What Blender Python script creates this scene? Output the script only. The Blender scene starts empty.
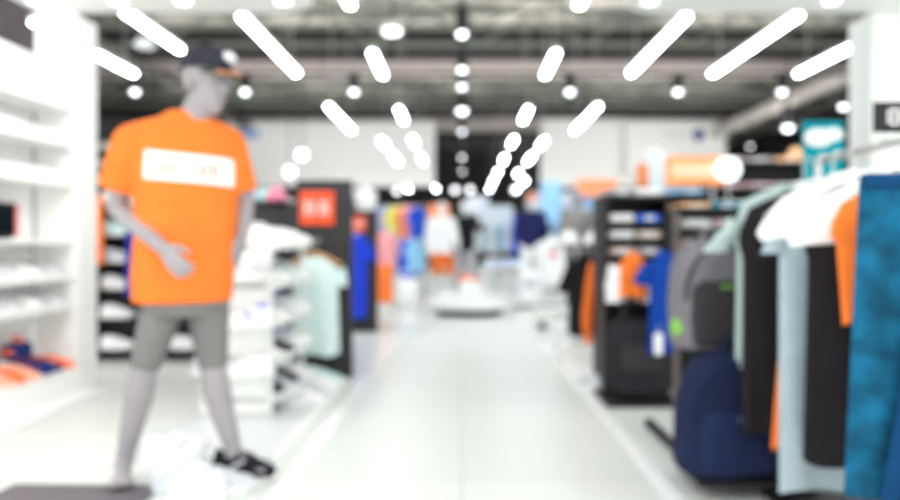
import bpy, bmesh, math, random
from mathutils import Vector, Matrix
random.seed(7)
S = bpy.context.scene
C = S.collection
PI = math.pi

# ------------------------------------------------------------------ camera, world, exposure
cam_d = bpy.data.cameras.new('camera')
cam = bpy.data.objects.new('camera', cam_d); C.objects.link(cam); S.camera = cam
cam.location = (0, 0, 1.0); cam.rotation_euler = (PI/2, 0, 0)
cam_d.sensor_width = 36; cam_d.lens = 30
cam_d.shift_x = -12/900; cam_d.shift_y = -5/900
cam_d.clip_start = .05; cam_d.clip_end = 200
cam_d.dof.use_dof = True                       # the lens is focused close, in front of everything
cam_d.dof.focus_distance = 0.9; cam_d.dof.aperture_fstop = 1.85
world = bpy.data.worlds.new('world'); S.world = world; world.use_nodes = True
world.node_tree.nodes['Background'].inputs[0].default_value = (.97, 1.0, 1.0, 1)
world.node_tree.nodes['Background'].inputs[1].default_value = .96
S.view_settings.view_transform = 'Standard'; S.view_settings.look = 'None'
S.view_settings.gamma = 1; S.view_settings.use_curve_mapping = False
S.view_settings.exposure = 1.2
TUBE_POWER, SPOT_POWER, DOWN_POWER = 16.0, 2.6, 1.5
def fill_light(name, loc, tgt, sx, sy, w):          # added area lights with no fixture, brightening fascia, shoe wall and ceiling
    l = bpy.data.lights.new(name, 'AREA'); l.shape = 'RECTANGLE'; l.size = sx; l.size_y = sy; l.energy = w; l.color = (1, .98, .95)
    o = bpy.data.objects.new(name, l); C.objects.link(o); o.location = loc
    o.rotation_euler = (Vector(tgt)-Vector(loc)).to_track_quat('-Z', 'Y').to_euler()
fill_light('fascia_fill', (-4.5, 19, 3.4), (-4.5, 26, 4.2), 7, .4, 80)  # added pair facing away from the camera, lifts the white fascia panels
fill_light('fascia_fill', (6, 19, 3.4), (6, 26, 4.2), 7, .4, 80)
fill_light('shoe_wall_fill', (-1.9, 4.0, 2.5), (-2.9, 4.2, 1.0), .3, 1.5, 18)  # added fill above the aisle side, makes the shoe wall whiter
fill_light('ceiling_fill', (0, 16, 3.75), (0, 16, 6), 16, 8, 230)  # added upward fills, no such lamps in the hall, brighten the deck
fill_light('ceiling_fill', (1, 31, 3.75), (1, 31, 6), 16, 10, 90)

# ------------------------------------------------------------------ helpers
F, CX, CY, H = 750.0, 462.0, 245.0, 1.0
def at(px, py, Y): return Vector(((px-CX)*Y/F, Y, H-(py-CY)*Y/F))

def lin(c):
    f = lambda v: v/12.92 if v <= .04045 else ((v+.055)/1.055)**2.4
    return tuple(f(x/255) for x in c)

MATS = {}
def mat(name, rgb, rough=.6, var=.05, scale=9, bump=0.0, metal=0.0, emit=0.0, bscale=None, spec=.4):
    if name in MATS: return MATS[name]
    m = bpy.data.materials.new(name); m.use_nodes = True
    nt = m.node_tree; b = nt.nodes['Principled BSDF']
    c = lin(rgb)
    b.inputs['Roughness'].default_value = rough; b.inputs['Metallic'].default_value = metal
    b.inputs['Specular IOR Level'].default_value = spec
    tc = nt.nodes.new('ShaderNodeTexCoord'); no = nt.nodes.new('ShaderNodeTexNoise')
    no.inputs['Scale'].default_value = scale; no.inputs['Detail'].default_value = 4
    nt.links.new(tc.outputs['Object'], no.inputs['Vector'])
    r = nt.nodes.new('ShaderNodeValToRGB')
    r.color_ramp.elements[0].position = .3; r.color_ramp.elements[1].position = .7
    r.color_ramp.elements[0].color = tuple(max(0, x*(1-var)) for x in c)+(1,)
    r.color_ramp.elements[1].color = tuple(min(1, x*(1+var)) for x in c)+(1,)
    nt.links.new(no.outputs['Fac'], r.inputs['Fac']); nt.links.new(r.outputs['Color'], b.inputs['Base Color'])
    if bump:
        n2 = nt.nodes.new('ShaderNodeTexNoise'); n2.inputs['Scale'].default_value = bscale or scale*6
        nt.links.new(tc.outputs['Object'], n2.inputs['Vector'])
        bp = nt.nodes.new('ShaderNodeBump'); bp.inputs['Strength'].default_value = bump; bp.inputs['Distance'].default_value = .01
        nt.links.new(n2.outputs['Fac'], bp.inputs['Height']); nt.links.new(bp.outputs['Normal'], b.inputs['Normal'])
    if emit:
        nt.links.new(r.outputs['Color'], b.inputs['Emission Color']); b.inputs['Emission Strength'].default_value = emit
    MATS[name] = m
    return m
def cloth(name, rgb, var=.08): return mat(name, rgb, rough=.85, var=var, scale=14, bump=.25, bscale=60, spec=.2)

class MB:
    def __init__(s): s.bm = bmesh.new()
    def box(s, c, size, rot=None, bev=0.0, seg=2):
        M = Matrix.Translation(Vector(c)) @ (rot.to_4x4() if rot else Matrix.Identity(4)) @ Matrix.Diagonal((*size, 1))
        g = bmesh.ops.create_cube(s.bm, size=1, matrix=M)
        if bev:
            es = list({e for v in g['verts'] for e in v.link_edges})
            bmesh.ops.bevel(s.bm, geom=es, offset=bev, segments=seg, affect='EDGES', profile=.5)
        return s
    def span(s, a, b, bev=0.0):
        return s.box([(a[i]+b[i])/2 for i in range(3)], [abs(b[i]-a[i]) for i in range(3)], None, bev)
    def loft(s, rings, closed=True, caps=True):
        R = [[s.bm.verts.new(p) for p in r] for r in rings]
        n = len(R[0])
        for a, b in zip(R, R[1:]):
            for i in range(n if closed else n-1):
                j = (i+1) % n
                s.bm.faces.new((a[i], a[j], b[j], b[i]))
        if caps and closed:
            s.bm.faces.new(list(reversed(R[0]))); s.bm.faces.new(R[-1])
        return s
    def frame(s, ax):
        ax = Vector(ax).normalized()
        t = Vector((0, 0, 1)) if abs(ax.z) < .9 else Vector((1, 0, 0))
        u = ax.cross(t).normalized(); return ax, u, ax.cross(u)
    def cyl(s, p0, p1, r0, r1=None, n=16):
        r1 = r0 if r1 is None else r1; p0, p1 = Vector(p0), Vector(p1)
        ax, u, v = s.frame(p1-p0)
        ring = lambda p, r: [p+(u*math.cos(2*PI*i/n)+v*math.sin(2*PI*i/n))*r for i in range(n)]
        return s.loft([ring(p0, r0), ring(p1, r1)])
    def capsule(s, p0, p1, r0, r1=None, n=14, k=4):
        r1 = r0 if r1 is None else r1; p0, p1 = Vector(p0), Vector(p1)
        ax, u, v = s.frame(p1-p0)
        rings = []
        for p, r, rng in ((p0, r0, [(-PI/2)*(1-j/k) for j in range(k+1)]), (p1, r1, [(PI/2)*j/k for j in range(k+1)])):
            for a in rng:
                rr = max(r*math.cos(a), r*.03); q = p+ax*r*math.sin(a)
                rings.append([q+(u*math.cos(2*PI*i/n)+v*math.sin(2*PI*i/n))*rr for i in range(n)])
        return s.loft(rings)
    def ell(s, c, r, rot=None, n=20, k=12):
        c = Vector(c); M = rot if rot else Matrix.Identity(3)
        rings = []
        for j in range(k+1):
            a = -PI/2+PI*j/k; cr = max(math.cos(a), .02)
            rings.append([c+M@Vector((r[0]*cr*math.cos(2*PI*i/n), r[1]*cr*math.sin(2*PI*i/n), r[2]*math.sin(a))) for i in range(n)])
        return s.loft(rings)
    def tube(s, pts, r, n=8):
        pts = [Vector(p) for p in pts]; rings = []
        for i, p in enumerate(pts):
            d = (pts[min(i+1, len(pts)-1)]-pts[max(i-1, 0)])
            ax, u, v = s.frame(d)
            if rings and (u.dot(pu) < 0): pass
            if rings:
                u = (pu-ax*pu.dot(ax)).normalized(); v = ax.cross(u)
            pu = u
            rings.append([p+(u*math.cos(2*PI*i2/n)+v*math.sin(2*PI*i2/n))*r for i2 in range(n)])
        return s.loft(rings)
    def lathe(s, prof, c=(0, 0, 0), n=40):
        c = Vector(c)
        return s.loft([[c+Vector((r*math.cos(2*PI*i/n), r*math.sin(2*PI*i/n), z)) for i in range(n)] for r, z in prof])
    def prism(s, pts, z0, z1):
        return s.loft([[Vector((x, y, z0)) for x, y in pts], [Vector((x, y, z1)) for x, y in pts]])
    def xform(s, M): bmesh.ops.transform(s.bm, matrix=M, verts=s.bm.verts); return s
    def build(s, name, m, parent=None, smooth=True, loc=None, rot=0):
        bmesh.ops.recalc_face_normals(s.bm, faces=s.bm.faces)
        me = bpy.data.meshes.new(name); s.bm.to_mesh(me); s.bm.free()
        me.materials.append(m)
        if smooth:
            me.polygons.foreach_set('use_smooth', [True]*len(me.polygons))
            try: me.set_sharp_from_angle(angle=math.radians(40))
            except Exception: pass
        o = bpy.data.objects.new(name, me); C.objects.link(o)
        if parent: o.parent = parent
        if loc is not None: o.location = loc
        if rot: o.rotation_euler.z = rot
        return o

def evaluate(o):
    dg = bpy.context.evaluated_depsgraph_get(); dg.update()
    me = bpy.data.meshes.new_from_object(o.evaluated_get(dg), depsgraph=dg)
    mats = [m for m in o.data.materials]
    o.modifiers.clear(); o.data = me
    if not me.materials:
        for m in mats: me.materials.append(m)
    return o
def voxel(o, size, it=4, fac=.5):
    md = o.modifiers.new('r', 'REMESH'); md.mode = 'VOXEL'; md.voxel_size = size; md.use_smooth_shade = True
    sm = o.modifiers.new('s', 'SMOOTH'); sm.factor = fac; sm.iterations = it
    return evaluate(o)

LABELS = {}
def tag(o, label, cat, group=None):
    o['label'] = label; o['category'] = cat
    if group: o['group'] = group
    LABELS.setdefault(label.lower(), []).append(o.name)
    return o
def thing(name, label, cat, loc=(0, 0, 0), rot=0, group=None):
    o = bpy.data.objects.new(name, None); C.objects.link(o)
    o.empty_display_size = .1
    o.location = loc; o.rotation_euler = (0, 0, rot)
    return tag(o, label, cat, group)
def struct(o): o['kind'] = 'structure'; return o
def dup(root, loc, rot, label, group=None):
    def cp(o, par):
        c = o.copy(); C.objects.link(c)
        if par: c.parent = par; c.matrix_parent_inverse = o.matrix_parent_inverse
        for ch in o.children: cp(ch, c)
        return c
    kids = cp(root, None)
    kids.location = loc; kids.rotation_euler = (0, 0, rot)
    kids['label'] = label; LABELS.setdefault(label.lower(), []).append(kids.name)
    if group: kids['group'] = group
    return kids
ORD = ['first', 'second', 'third', 'fourth', 'fifth', 'sixth', 'seventh', 'eighth', 'ninth', 'tenth', 'eleventh', 'twelfth']

# ------------------------------------------------------------------ materials
white = mat('white_paint', (246, 247, 244), .5, .01, 2)
white_gloss = mat('white_laminate', (245, 246, 244), .3, .01, 2)
panel_dark = mat('charcoal_panel', (46, 45, 48), .5, .06, 6)
black = mat('black_metal', (22, 21, 24), .5, .1, 10)
steel = mat('brushed_steel', (200, 200, 198), .3, .05, 20, metal=.9)
skin = mat('mannequin_grey', (160, 154, 157), .45, .03, 5)
skin_white = mat('mannequin_white', (236, 235, 233), .4, .02, 5)
orange = cloth('orange_jersey', (252, 128, 52), .05)
tube_mat = mat('lamp_diffuser', (240, 250, 255), .4, 0, 1, emit=TUBE_POWER)
spot_mat = mat('spot_lens', (246, 250, 255), .4, 0, 1, emit=SPOT_POWER)
down_mat = mat('downlight_lens', (250, 252, 255), .4, 0, 1, emit=DOWN_POWER)

def floor_mat():
    m = bpy.data.materials.new('floor_tile'); m.use_nodes = True; nt = m.node_tree; b = nt.nodes['Principled BSDF']
    tc = nt.nodes.new('ShaderNodeTexCoord'); br = nt.nodes.new('ShaderNodeTexBrick'); no = nt.nodes.new('ShaderNodeTexNoise')
    br.offset = 0; br.inputs['Scale'].default_value = 1; br.inputs['Brick Width'].default_value = .8; br.inputs['Row Height'].default_value = .8
    br.inputs['Mortar Size'].default_value = .005
    br.inputs['Color1'].default_value = (*lin((228, 230, 225)), 1); br.inputs['Color2'].default_value = (*lin((223, 226, 221)), 1)
    br.inputs['Mortar'].default_value = (*lin((206, 208, 203)), 1)
    nt.links.new(tc.outputs['Object'], br.inputs['Vector'])
    no.inputs['Scale'].default_value = 3; nt.links.new(tc.outputs['Object'], no.inputs['Vector'])
    mr = nt.nodes.new('ShaderNodeMapRange'); mr.inputs['To Min'].default_value = .28; mr.inputs['To Max'].default_value = .42
    nt.links.new(no.outputs['Fac'], mr.inputs['Value']); nt.links.new(mr.outputs[0], b.inputs['Roughness'])
    nt.links.new(br.outputs['Color'], b.inputs['Base Color'])
    return m
def deck_mat():
    m = bpy.data.materials.new('ceiling_deck'); m.use_nodes = True; nt = m.node_tree; b = nt.nodes['Principled BSDF']
    b.inputs['Roughness'].default_value = .8
    tc = nt.nodes.new('ShaderNodeTexCoord'); mp = nt.nodes.new('ShaderNodeMapping'); mp.inputs['Scale'].default_value = (.55, .9, 1)
    no = nt.nodes.new('ShaderNodeTexNoise'); no.inputs['Scale'].default_value = 1.1; no.inputs['Detail'].default_value = 6
    nt.links.new(tc.outputs['Object'], mp.inputs[0]); nt.links.new(mp.outputs[0], no.inputs['Vector'])
    r = nt.nodes.new('ShaderNodeValToRGB'); e = r.color_ramp.elements
    e[0].position = .36; e[0].color = (*lin((88, 86, 82)), 1); e[1].position = .62; e[1].color = (*lin((222, 214, 206)), 1)
    x = e.new(.5); x.color = (*lin((170, 168, 158)), 1)
    nt.links.new(no.outputs['Fac'], r.inputs['Fac']); nt.links.new(r.outputs['Color'], b.inputs['Base Color'])
    wv = nt.nodes.new('ShaderNodeTexWave'); wv.inputs['Scale'].default_value = 2.2; nt.links.new(tc.outputs['Object'], wv.inputs['Vector'])
    bp = nt.nodes.new('ShaderNodeBump'); bp.inputs['Strength'].default_value = .5; bp.inputs['Distance'].default_value = .05
    nt.links.new(wv.outputs['Fac'], bp.inputs['Height']); nt.links.new(bp.outputs['Normal'], b.inputs['Normal'])
    return m

# ------------------------------------------------------------------ the shell
struct(MB().span((-14, -3, -.1), (17, 44, 0)).build('floor', floor_mat(), smooth=False))
struct(MB().span((-14, 5.3, 6.0), (17, 44, 6.2)).build('ceiling', deck_mat(), smooth=False))
wdark = mat('dark_wall', (84, 80, 80), .8, .1, 2)
wpale = mat('pale_wall', (222, 220, 214), .8, .05, 1)
bw = MB().span((-14, 43, 0), (17, 43.3, 6.0)).build('wall_back', wdark, smooth=False); struct(bw)
struct(MB().span((-12.3, 5.3, 0), (-12, 43, 6.0)).build('wall_left', wdark, smooth=False))
struct(MB().span((15, 5.3, 0), (15.3, 43, 6.0)).build('wall_right', wdark, smooth=False))
struct(MB().span((-7.2, 8, 0), (-7.0, 14, 6.0)).build('wall_partition', mat('plum_wall', (96, 88, 94), .8, .06, 2), smooth=False))
# beams below the deck
beam_m = mat('beam_paint', (46, 43, 44), .7, .12, 3)
for i, (y, z0) in enumerate(((17.1, 5.3), (24.7, 5.28), (32.2, 5.25), (37.5, 5.25))):
    struct(MB().span((-12, y, z0), (15, y+.5, 6.0)).build('beam', beam_m, smooth=False))
# white fascia panels hanging far down the hall
def fascia(x0, x1, y0, z0, z1, rnd_left, rnd_right):
    r = .5; pts = []
    def corner(cx, cz, a0):
        for k in range(7):
            a = a0+PI/2*k/6; pts.append((cx+r*math.cos(a), cz+r*math.sin(a)))
    if rnd_right: corner(x1-r, z1-r, 0)
    else: pts.append((x1, z1))
    if rnd_left: corner(x0+r, z1-r, PI/2)
    else: pts.append((x0, z1))
    pts += [(x0, z0), (x1, z0)]
    mb = MB(); mb.loft([[Vector((x, y0, z)) for x, z in pts], [Vector((x, y0+.4, z)) for x, z in pts]])
    return mb
fw = mat('fascia_white', (246, 245, 243), .35, .02, .5)
fl = struct(fascia(-8.2, -.95, 26, 3.05, 5.28, False, False).build('trim_fascia_1', fw, smooth=False))
fr = struct(fascia(2.75, 9.15, 26, 3.05, 5.35, False, True).build('trim_fascia_2', fw, smooth=False))
struct(fascia(5.6, 8.95, 25.4, 3.4, 5.2, False, True).build('trim_fascia_3', fw, smooth=False))
lg = MB().ell((8.0, 25.36, 4.72), (.2, .05, .2)).build('emblem', mat('emblem_blue', (40, 50, 140), .5), fr)
for s in (-1, 1):
    MB().box((8.0+s*.75, 25.38, 4.72), (.9, .03, .05)).build('emblem_line', mat('emblem_green', (170, 200, 160), .5), fr)
MB().box((-7.4, 25.97, 4.85), (.7, .04, .35)).build('emblem', mat('emblem_pale_blue', (150, 175, 215), .5), fl)
# storefront: two pillars carrying a soffit with a rounded cut-out
pill = struct(MB().span((-2.85, 5.0, 0), (-2.575, 5.3, 2.553), .01).build('pillar', white, smooth=False))
struct(MB().span((2.73, 5.0, 0), (3.4, 5.3, 2.553), .01).build('pillar', white, smooth=False))
def soffit():
    r, pts = .28, []
    xl, xr, yf, yn, yo = -.95, 1.03, 5.02, 2.2, 3.0
    pts += [(-2.83, yf), (-2.83, yn), (4.2, yn), (4.2, yf)]
    for k in range(7): a = PI/2+PI/2*k/6; pts.append((xr+r+r*math.cos(a), yf-r+r*math.sin(a)))
    pts += [(xr, yo+.2), (xl, yo+.2)]
    for k in range(7): a = PI/2*k/6; pts.append((xl-r+r*math.cos(a), yf-r+r*math.sin(a)))
    return MB().prism(pts, 2.553, 2.9)
struct(soffit().build('ceiling_soffit', white, smooth=False))
# white strips let into the floor along the aisle
strip = mat('white_strip', (255, 255, 254), .25, .005, 1)
struct(MB().span((-.765, 1.2, 0), (-.70, 10.5, .006)).build('trim_1', strip, smooth=False))
struct(MB().span((.80, 1.2, 0), (.865, 10.5, .006)).build('trim_2', strip, smooth=False))

# ------------------------------------------------------------------ ceiling services
galv = mat('galvanised_duct', (196, 190, 184), .45, .08, 4, metal=.3)
for i, (x, y0, y1, z, r, lab) in enumerate((
        (8.6, 13, 40, 4.80, .2, 'long pale round air duct under the ceiling above the garment rail side'),)):
    t = thing('air_duct', lab, 'duct', (x, y0, z))
    MB().cyl((0, 0, 0), (0, y1-y0, 0), r, n=24).build('duct_tube', galv, t)
    for k in range(int((y1-y0)/3)): MB().cyl((0, 3*k+1, 0), (0, 3*k+1.08, 0), r+.03, n=24).build('flange', galv, t)
for lab, y, z, xa, xb, r in (('pinkish cross duct spanning the hall just behind the first dark beam', 19.02, 5.56, -10, 13, .25),
                             ('pale cross duct spanning the hall above the white fascia panels', 28.7, 5.6, -10, 13, .22)):
    t = thing('air_duct', lab, 'duct', (0, y, z))
    if y < 20:
        MB().span((xa, -.27, -.25), (xb, .27, .25), .02).build('duct_tube', mat('duct_pinkish', (205, 192, 188), .6, .06, 2), t, False)
        for x in (-8, -4, 4, 10): MB().cyl((x, 0, .2), (x, 0, 5.995-z), .012, n=8).build('strap', steel, t)
        continue
    for x in (-8, -4, 4, 10): MB().cyl((x, 0, r*.9), (x, 0, 5.995-z), .012, n=8).build('strap', steel, t)
    MB().cyl((xa, 0, 0), (xb, 0, 0), r, n=24).build('duct_tube', mat('duct_pinkish', (205, 192, 188), .6, .06, 2), t)
truss_m = mat('truss_green_grey', (112, 118, 108), .6, .1, 5)
def truss(y, lab):
    mb = MB()
    for z in (5.25, 5.93): mb.box((1.5, y, z), (27, .07, .07))
    n = 24
    for i in range(n):
        x0 = -12+27*i/n; x1 = x0+27/n
        mb.cyl((x0, y, 5.25 if i % 2 else 5.93), (x1, y, 5.93 if i % 2 else 5.25), .03, n=6)
    tag(mb.build('roof_truss', truss_m, smooth=False), lab, 'truss')
truss(14.6, 'open web roof truss closest to the storefront, before the first dark beam')
truss(15.9, 'open web roof truss just before the first dark beam')
truss(21.4, 'open web roof truss between the first and second dark beams')
truss(22.7, 'open web roof truss just before the second dark beam')
truss(27.3, 'open web roof truss above the white fascia panels')
# cable tray pipes with greenish wiring
for x, lab in ((-7.6, 'bundled cable tray under the ceiling beside the dark partition wall'), (10.5, 'cable tray under the ceiling close to the dark side wall')):
    tag(MB().span((x, 13, 5.05), (x+.35, 36, 5.15)).build('cable_tray', mat('tray_dark', (92, 90, 86), .7, .25, 3)), lab, 'cable tray')

def tube_light(x, y0, y1, lab, z=3.6):
    t = thing('tube_light', lab, 'ceiling light', (x, (y0+y1)/2, z), 0, 'white tube lights hanging in rows')
    L = y1-y0
    MB().box((0, 0, .035), (.09, L, .05), None, .008).build('housing', white, t)
    MB().box((0, 0, -.01), (.08, L-.02, .035), None, .01).build('diffuser', tube_mat, t)
    for s in (-1, 1): MB().cyl((0, s*L*.38, .06), (0, s*L*.38, 2.4), .006, n=6).build('cable', steel, t)
ROW = {-1: 'mannequin side', 1: 'garment rail side'}
for sgn, x in ((-1, -1.21), (1, 1.27)):
    for k, y0 in enumerate((6.75, 10.1, 14.3, 18.2, 22.1, 26.2, 30.0, 33.9)):
        tube_light(x, y0, y0+1.4, f'short inner row tube light, {ROW[sgn]}, {ORD[k]} from the entrance')
for sgn, x in ((-1, -2.5), (1, 2.55)):
    for k, (a, b) in enumerate(((8.5, 11.35), (14.0, 17.0), (18.5, 19.9), (21.6, 23.6), (26.6, 28.0), (30.0, 31.5), (34.0, 35.4))):
        tube_light(x if k < 2 or k > 4 else x*.8, a, b, f'tube light of the second row on the {ROW[sgn]}, {ORD[k]} from the entrance')
tube_light(-3.75, 7.2, 10.0, 'long slanting tube light above the capped mannequin, next to the pillar')
tube_light(3.8, 8.45, 11.4, 'long tube light of the third row above the shelving')
tube_light(-4.98, 8.7, 11.4, 'outer tube light cut by the white pillar beside the mannequin')
tube_light(5.1, 8.7, 11.4, 'outer tube light cut by the white pillar behind the garment rail')

def spot(p, lab, r=.065, aim=.9, grp='black spotlights', top=None):
    t = thing('track_spotlight', lab, 'spotlight', p, 0, grp)
    d = Vector((0, -aim, -.55)).normalized()
    MB().lathe([(r*1.1, .0), (r*1.5, .02), (r*1.5, .30), (r*.6, .33), (.014, .34)], n=24).build('housing', black, t)
    MB().ell((0, 0, -.01), (r*1.05, r*1.05, r*.8)).build('lens', spot_mat, t)
    MB().cyl((0, 0, .33), (0, 0, max(.36, (top or 6.0)-p[2])), .014, n=8).build('stem', black, t)
for px, lab in ((135, 'black spotlight beside the white pillar, level with the mannequin cap'), (245, 'black spotlight just beyond the brim of the mannequin cap'),
                (354, 'black spotlight between the second and inner tube rows on the mannequin side'), (570, 'black spotlight between the tube rows on the garment rail side'),
                (678, 'black spotlight above the end of the white fascia'), (782, 'black spotlight above the teal banner')):
    spot(at(px, 91, 14.1), lab, top=4.2)
spot(at(843, 106, 15), 'black spotlight half hidden by the pillar behind the garment rail')
spot(at(788, 127, 11.5), 'bright spotlight hanging low beside the teal banner', .07)
spot(at(750, 146, 24), 'dim distant spotlight between white fascia and teal banner', .05)
for k, (py, Y) in enumerate(((33, 9.3), (69, 11.1), (86, 12.3), (110, 14.2), (131, 17), (157, 21.7), (171, 26))):
    spot(at(462, py, Y), f'spotlight on the central aisle track, {ORD[k]} from the entrance', (.085 if k == 3 else .055), top=4.0)
def track(lab, a, b, drops):
    t = thing('light_track', lab, 'track', a)
    a, b = Vector(a), Vector(b)
    MB().span((0, 0, 0), b-a).build('track_bar', black, t, False)
    for q in drops: MB().cyl((b-a)*q+Vector((0, 0, 0)), Vector(((b-a).x*q, (b-a).y*q, 5.995-a.z)), .012, n=8).build('dropper', black, t)
track('black lighting track over the middle of the aisle', (-.03, 8.6, 3.99), (.03, 27, 4.04), (.02, .25, .5, .75, .98))
track('black cross track carrying the row of spotlights', (-7.2, 14.07, 4.19), (8.0, 14.13, 4.25), (.02, .3, .6, .98))
# far round lamps at the end of the hall
for k, px in enumerate((358, 397, 455, 470, 515, 563)):
    py = (182, 191, 190, 190, 190, 181)[k]
    p = at(px, py, 37)
    t = thing('globe_lamp', f'round lamp in the far end row of the hall, {ORD[k]} from the mannequin side', 'lamp', p, 0, 'round lamps at the end of the hall')
    MB().ell((0, 0, 0), (.15, .15, .15)).build('globe', down_mat, t)
    MB().cyl((0, 0, .15), (0, 0, 6-p.z), .02, n=8).build('stem', black, t)
for px, lab in ((240, 'white lamp behind the shoe gondola, lower one of three below the pale fascia'), (290, 'white lamp against the pale fascia above the orange sign'),
                (302, 'white lamp beneath the pale fascia beside the orange sign')):
    p = at(px, {240: 184, 290: 172, 302: 155}[px], 20)
    t = thing('globe_lamp', lab, 'lamp', p, 0, 'round lamps at the end of the hall')
    MB().ell((0, 0, 0), (.12, .12, .12)).build('globe', down_mat, t)
    MB().cyl((0, 0, .12), (0, 0, 6-p.z), .012, n=8).build('stem', black, t)
for px, py, lab in ((392, 31, 'oval white dome lamp beside the short inner tube, over the aisle'), (145, 45, 'dim oval dome lamp between two tubes by the mannequin head')):
    t = thing('dome_lamp', lab, 'lamp', at(px, py, 11), 0)
    MB().lathe([(.02, .12), (.1, .1), (.16, 0), (.15, 0), (.01, .02)], n=28).build('shade', white, t)
    MB().lathe([(.01, .0), (.13, .005), (.12, -.04), (.01, -.05)], n=28).build('bulb', down_mat if px == 392 else white, t)
    MB().cyl((0, 0, .11), (0, 0, 6-t.location.z), .01, n=8).build('cord', black, t)
# soffit downlights
for px, lab in ((36, 'round downlight in the soffit over the white pillar'), (118, 'round downlight in the soffit above the mannequin sleeve'), (183, 'round downlight in the soffit above the mannequin cap'),
                (283, 'round downlight in the soffit near its rounded corner'), (650, 'round downlight in the soffit above the shelving'), (832, 'round downlight in the soffit beside the garment rail pillar')):
    t = thing('downlight', lab, 'downlight', ((px-CX)*4.78/F, 4.78, 2.553), 0, 'round downlights in the soffit')
    MB().lathe([(.05, -.002), (.062, -.004), (.062, 0), (.05, 0)], n=24).build('ring', white, t)
    MB().cyl((0, 0, -.006), (0, 0, -.002), .048, n=24).build('lens', down_mat, t)

# ------------------------------------------------------------------ shoes
def shoe_section(x, w, h, z0, n=14):
    r = []
    for i in range(n):
        a = PI*i/(n-1)
        r.append(Vector((x, w*math.cos(a)*(1 if abs(math.cos(a)) > .3 else .9), z0+h*abs(math.sin(a))**.8)))
    return r
def make_shoe(label, mu, ms, ml, ma):
    t = thing('sneaker', label, 'shoe')
    st = [(-.138, .022, .05), (-.13, .034, .085), (-.10, .038, .098), (-.06, .039, .086), (-.02, .040, .088), (.02, .043, .078), (.06, .047, .058), (.10, .045, .045), (.13, .034, .034), (.147, .014, .02)]
    MB().loft([shoe_section(x, w, h, .026) for x, w, h in st]).build('upper', mu, t)
    pts = []
    for i in range(30):
        a = 2*PI*i/30; x = .152*math.cos(a); w = .043+.007*math.cos(a)-.006*math.cos(2*a)
        pts.append((x, w*math.sin(a)))
    mb = MB(); mb.loft([[Vector((x*s_, y*s_, z+(.012*max(0, (x-.08)/.07)**2))) for x, y in pts] for z, s_ in ((0, .94), (.006, 1), (.026, 1.0), (.031, .95))])
    mb.build('sole', ms, t)
    MB().ell((-.075, 0, .113), (.045, .026, .012)).build('lining', ml, t)
    mb = MB()
    for k in range(4): mb.capsule((.0+.02*k, -.024, .104-.012*k), (.0+.02*k, .024, .104-.012*k), .004, n=6, k=2)
    mb.build('lacing', ml, t)
    for s in (-1, 1): MB().box((-.005, s*.0405, .066), (.07, .006, .014), Matrix.Rotation(-.5, 3, 'Y')).build('side_stripe', ma, t)
    return t
m_w = cloth('shoe_white', (240, 240, 240), .03); m_lg = cloth('shoe_light_grey', (205, 206, 212)); m_bk = cloth('shoe_black', (30, 30, 38))
m_sole = mat('sole_white', (248, 248, 246), .5, .02); m_bl = cloth('shoe_blue', (40, 90, 215)); m_or = cloth('shoe_coral', (250, 120, 70)); m_nv = cloth('shoe_navy', (36, 48, 110))
m_pk = cloth('shoe_salmon', (255, 176, 150)); m_mint = cloth('shoe_mint', (190, 226, 220))
KINDS = {'white': (m_w, m_sole, m_lg, m_lg), 'grey': (m_lg, m_sole, m_w, m_w), 'black': (m_bk, m_sole, m_w, m_w), 'blue': (m_w, m_sole, m_bl, m_bl),
         'coral': (m_or, m_sole, m_w, m_w), 'navy': (m_nv, m_sole, m_or, m_or), 'salmon': (m_pk, m_sole, m_w, m_or), 'mint': (m_mint, m_sole, m_w, m_w)}
WORD = {'white': 'white sneaker', 'grey': 'light grey sneaker', 'black': 'black sneaker with white sole', 'blue': 'white sneaker with blue side stripes', 'coral': 'coral orange sneaker',
        'navy': 'navy sneaker with orange laces', 'salmon': 'salmon pink sneaker', 'mint': 'pale mint sneaker'}
PROTO = {}
def shoe(kind, loc, rot, where, group):
    lab = f'{WORD[kind]} {where}'
    if kind not in PROTO:
        PROTO[kind] = make_shoe(lab, *KINDS[kind]); o = PROTO[kind]
        o.location = loc; o.rotation_euler.z = rot; o['group'] = group
    else: o = dup(PROTO[kind], loc, rot, lab, group)
    return o

# ------------------------------------------------------------------ window-side shoe wall beside the pillar
t = thing('shoe_wall_unit', 'white shoe wall unit with shelves beside the white pillar', 'wall unit', (-2.9, 3.0, 0))
MB().span((0, 0, 0), (.05, 1.98, 2.27)).build('back_panel', white_gloss, t, False)
MB().span((.05, 0, 0), (.53, 1.98, .05), .006).build('plinth', white_gloss, t, False)
MB().span((.05, 0, .05), (.40, 1.98, .18), .006).build('bench', white_gloss, t, False)
for z in (.60, .79, 1.03, 1.40, 1.66, 1.9): MB().span((.05, 0, z-.02), (.33, 1.98, z), .004).build('shelf', white_gloss, t, False)
shl = {.60: ('grey', 'white', 'grey'), .79: ('grey', 'white', 'grey'), 1.40: ('white', 'white', 'grey'), 1.66: ('white', 'grey', 'white'), 1.9: ('white', 'white', 'white')}
nm = {.60: 'lowest', .79: 'second lowest', 1.40: 'middle', 1.66: 'second highest', 1.9: 'top'}
for z, ks in shl.items():
    for i, k in enumerate(ks):
        shoe(k, (-2.72, 4.80-.24*i, z+.001), 0.15, f'on {nm[z]} shelf of white shoe wall, {ORD[i]} from pillar', 'shoes on the white shoe wall')
t = thing('display_screen', 'black rectangular screen standing on a shelf of the white shoe wall', 'screen', (-2.75, 4.28, 1.031))
MB().box((0, .12, .12), (.05, .36, .21), None, .006).build('casing', black, t, False)
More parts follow.
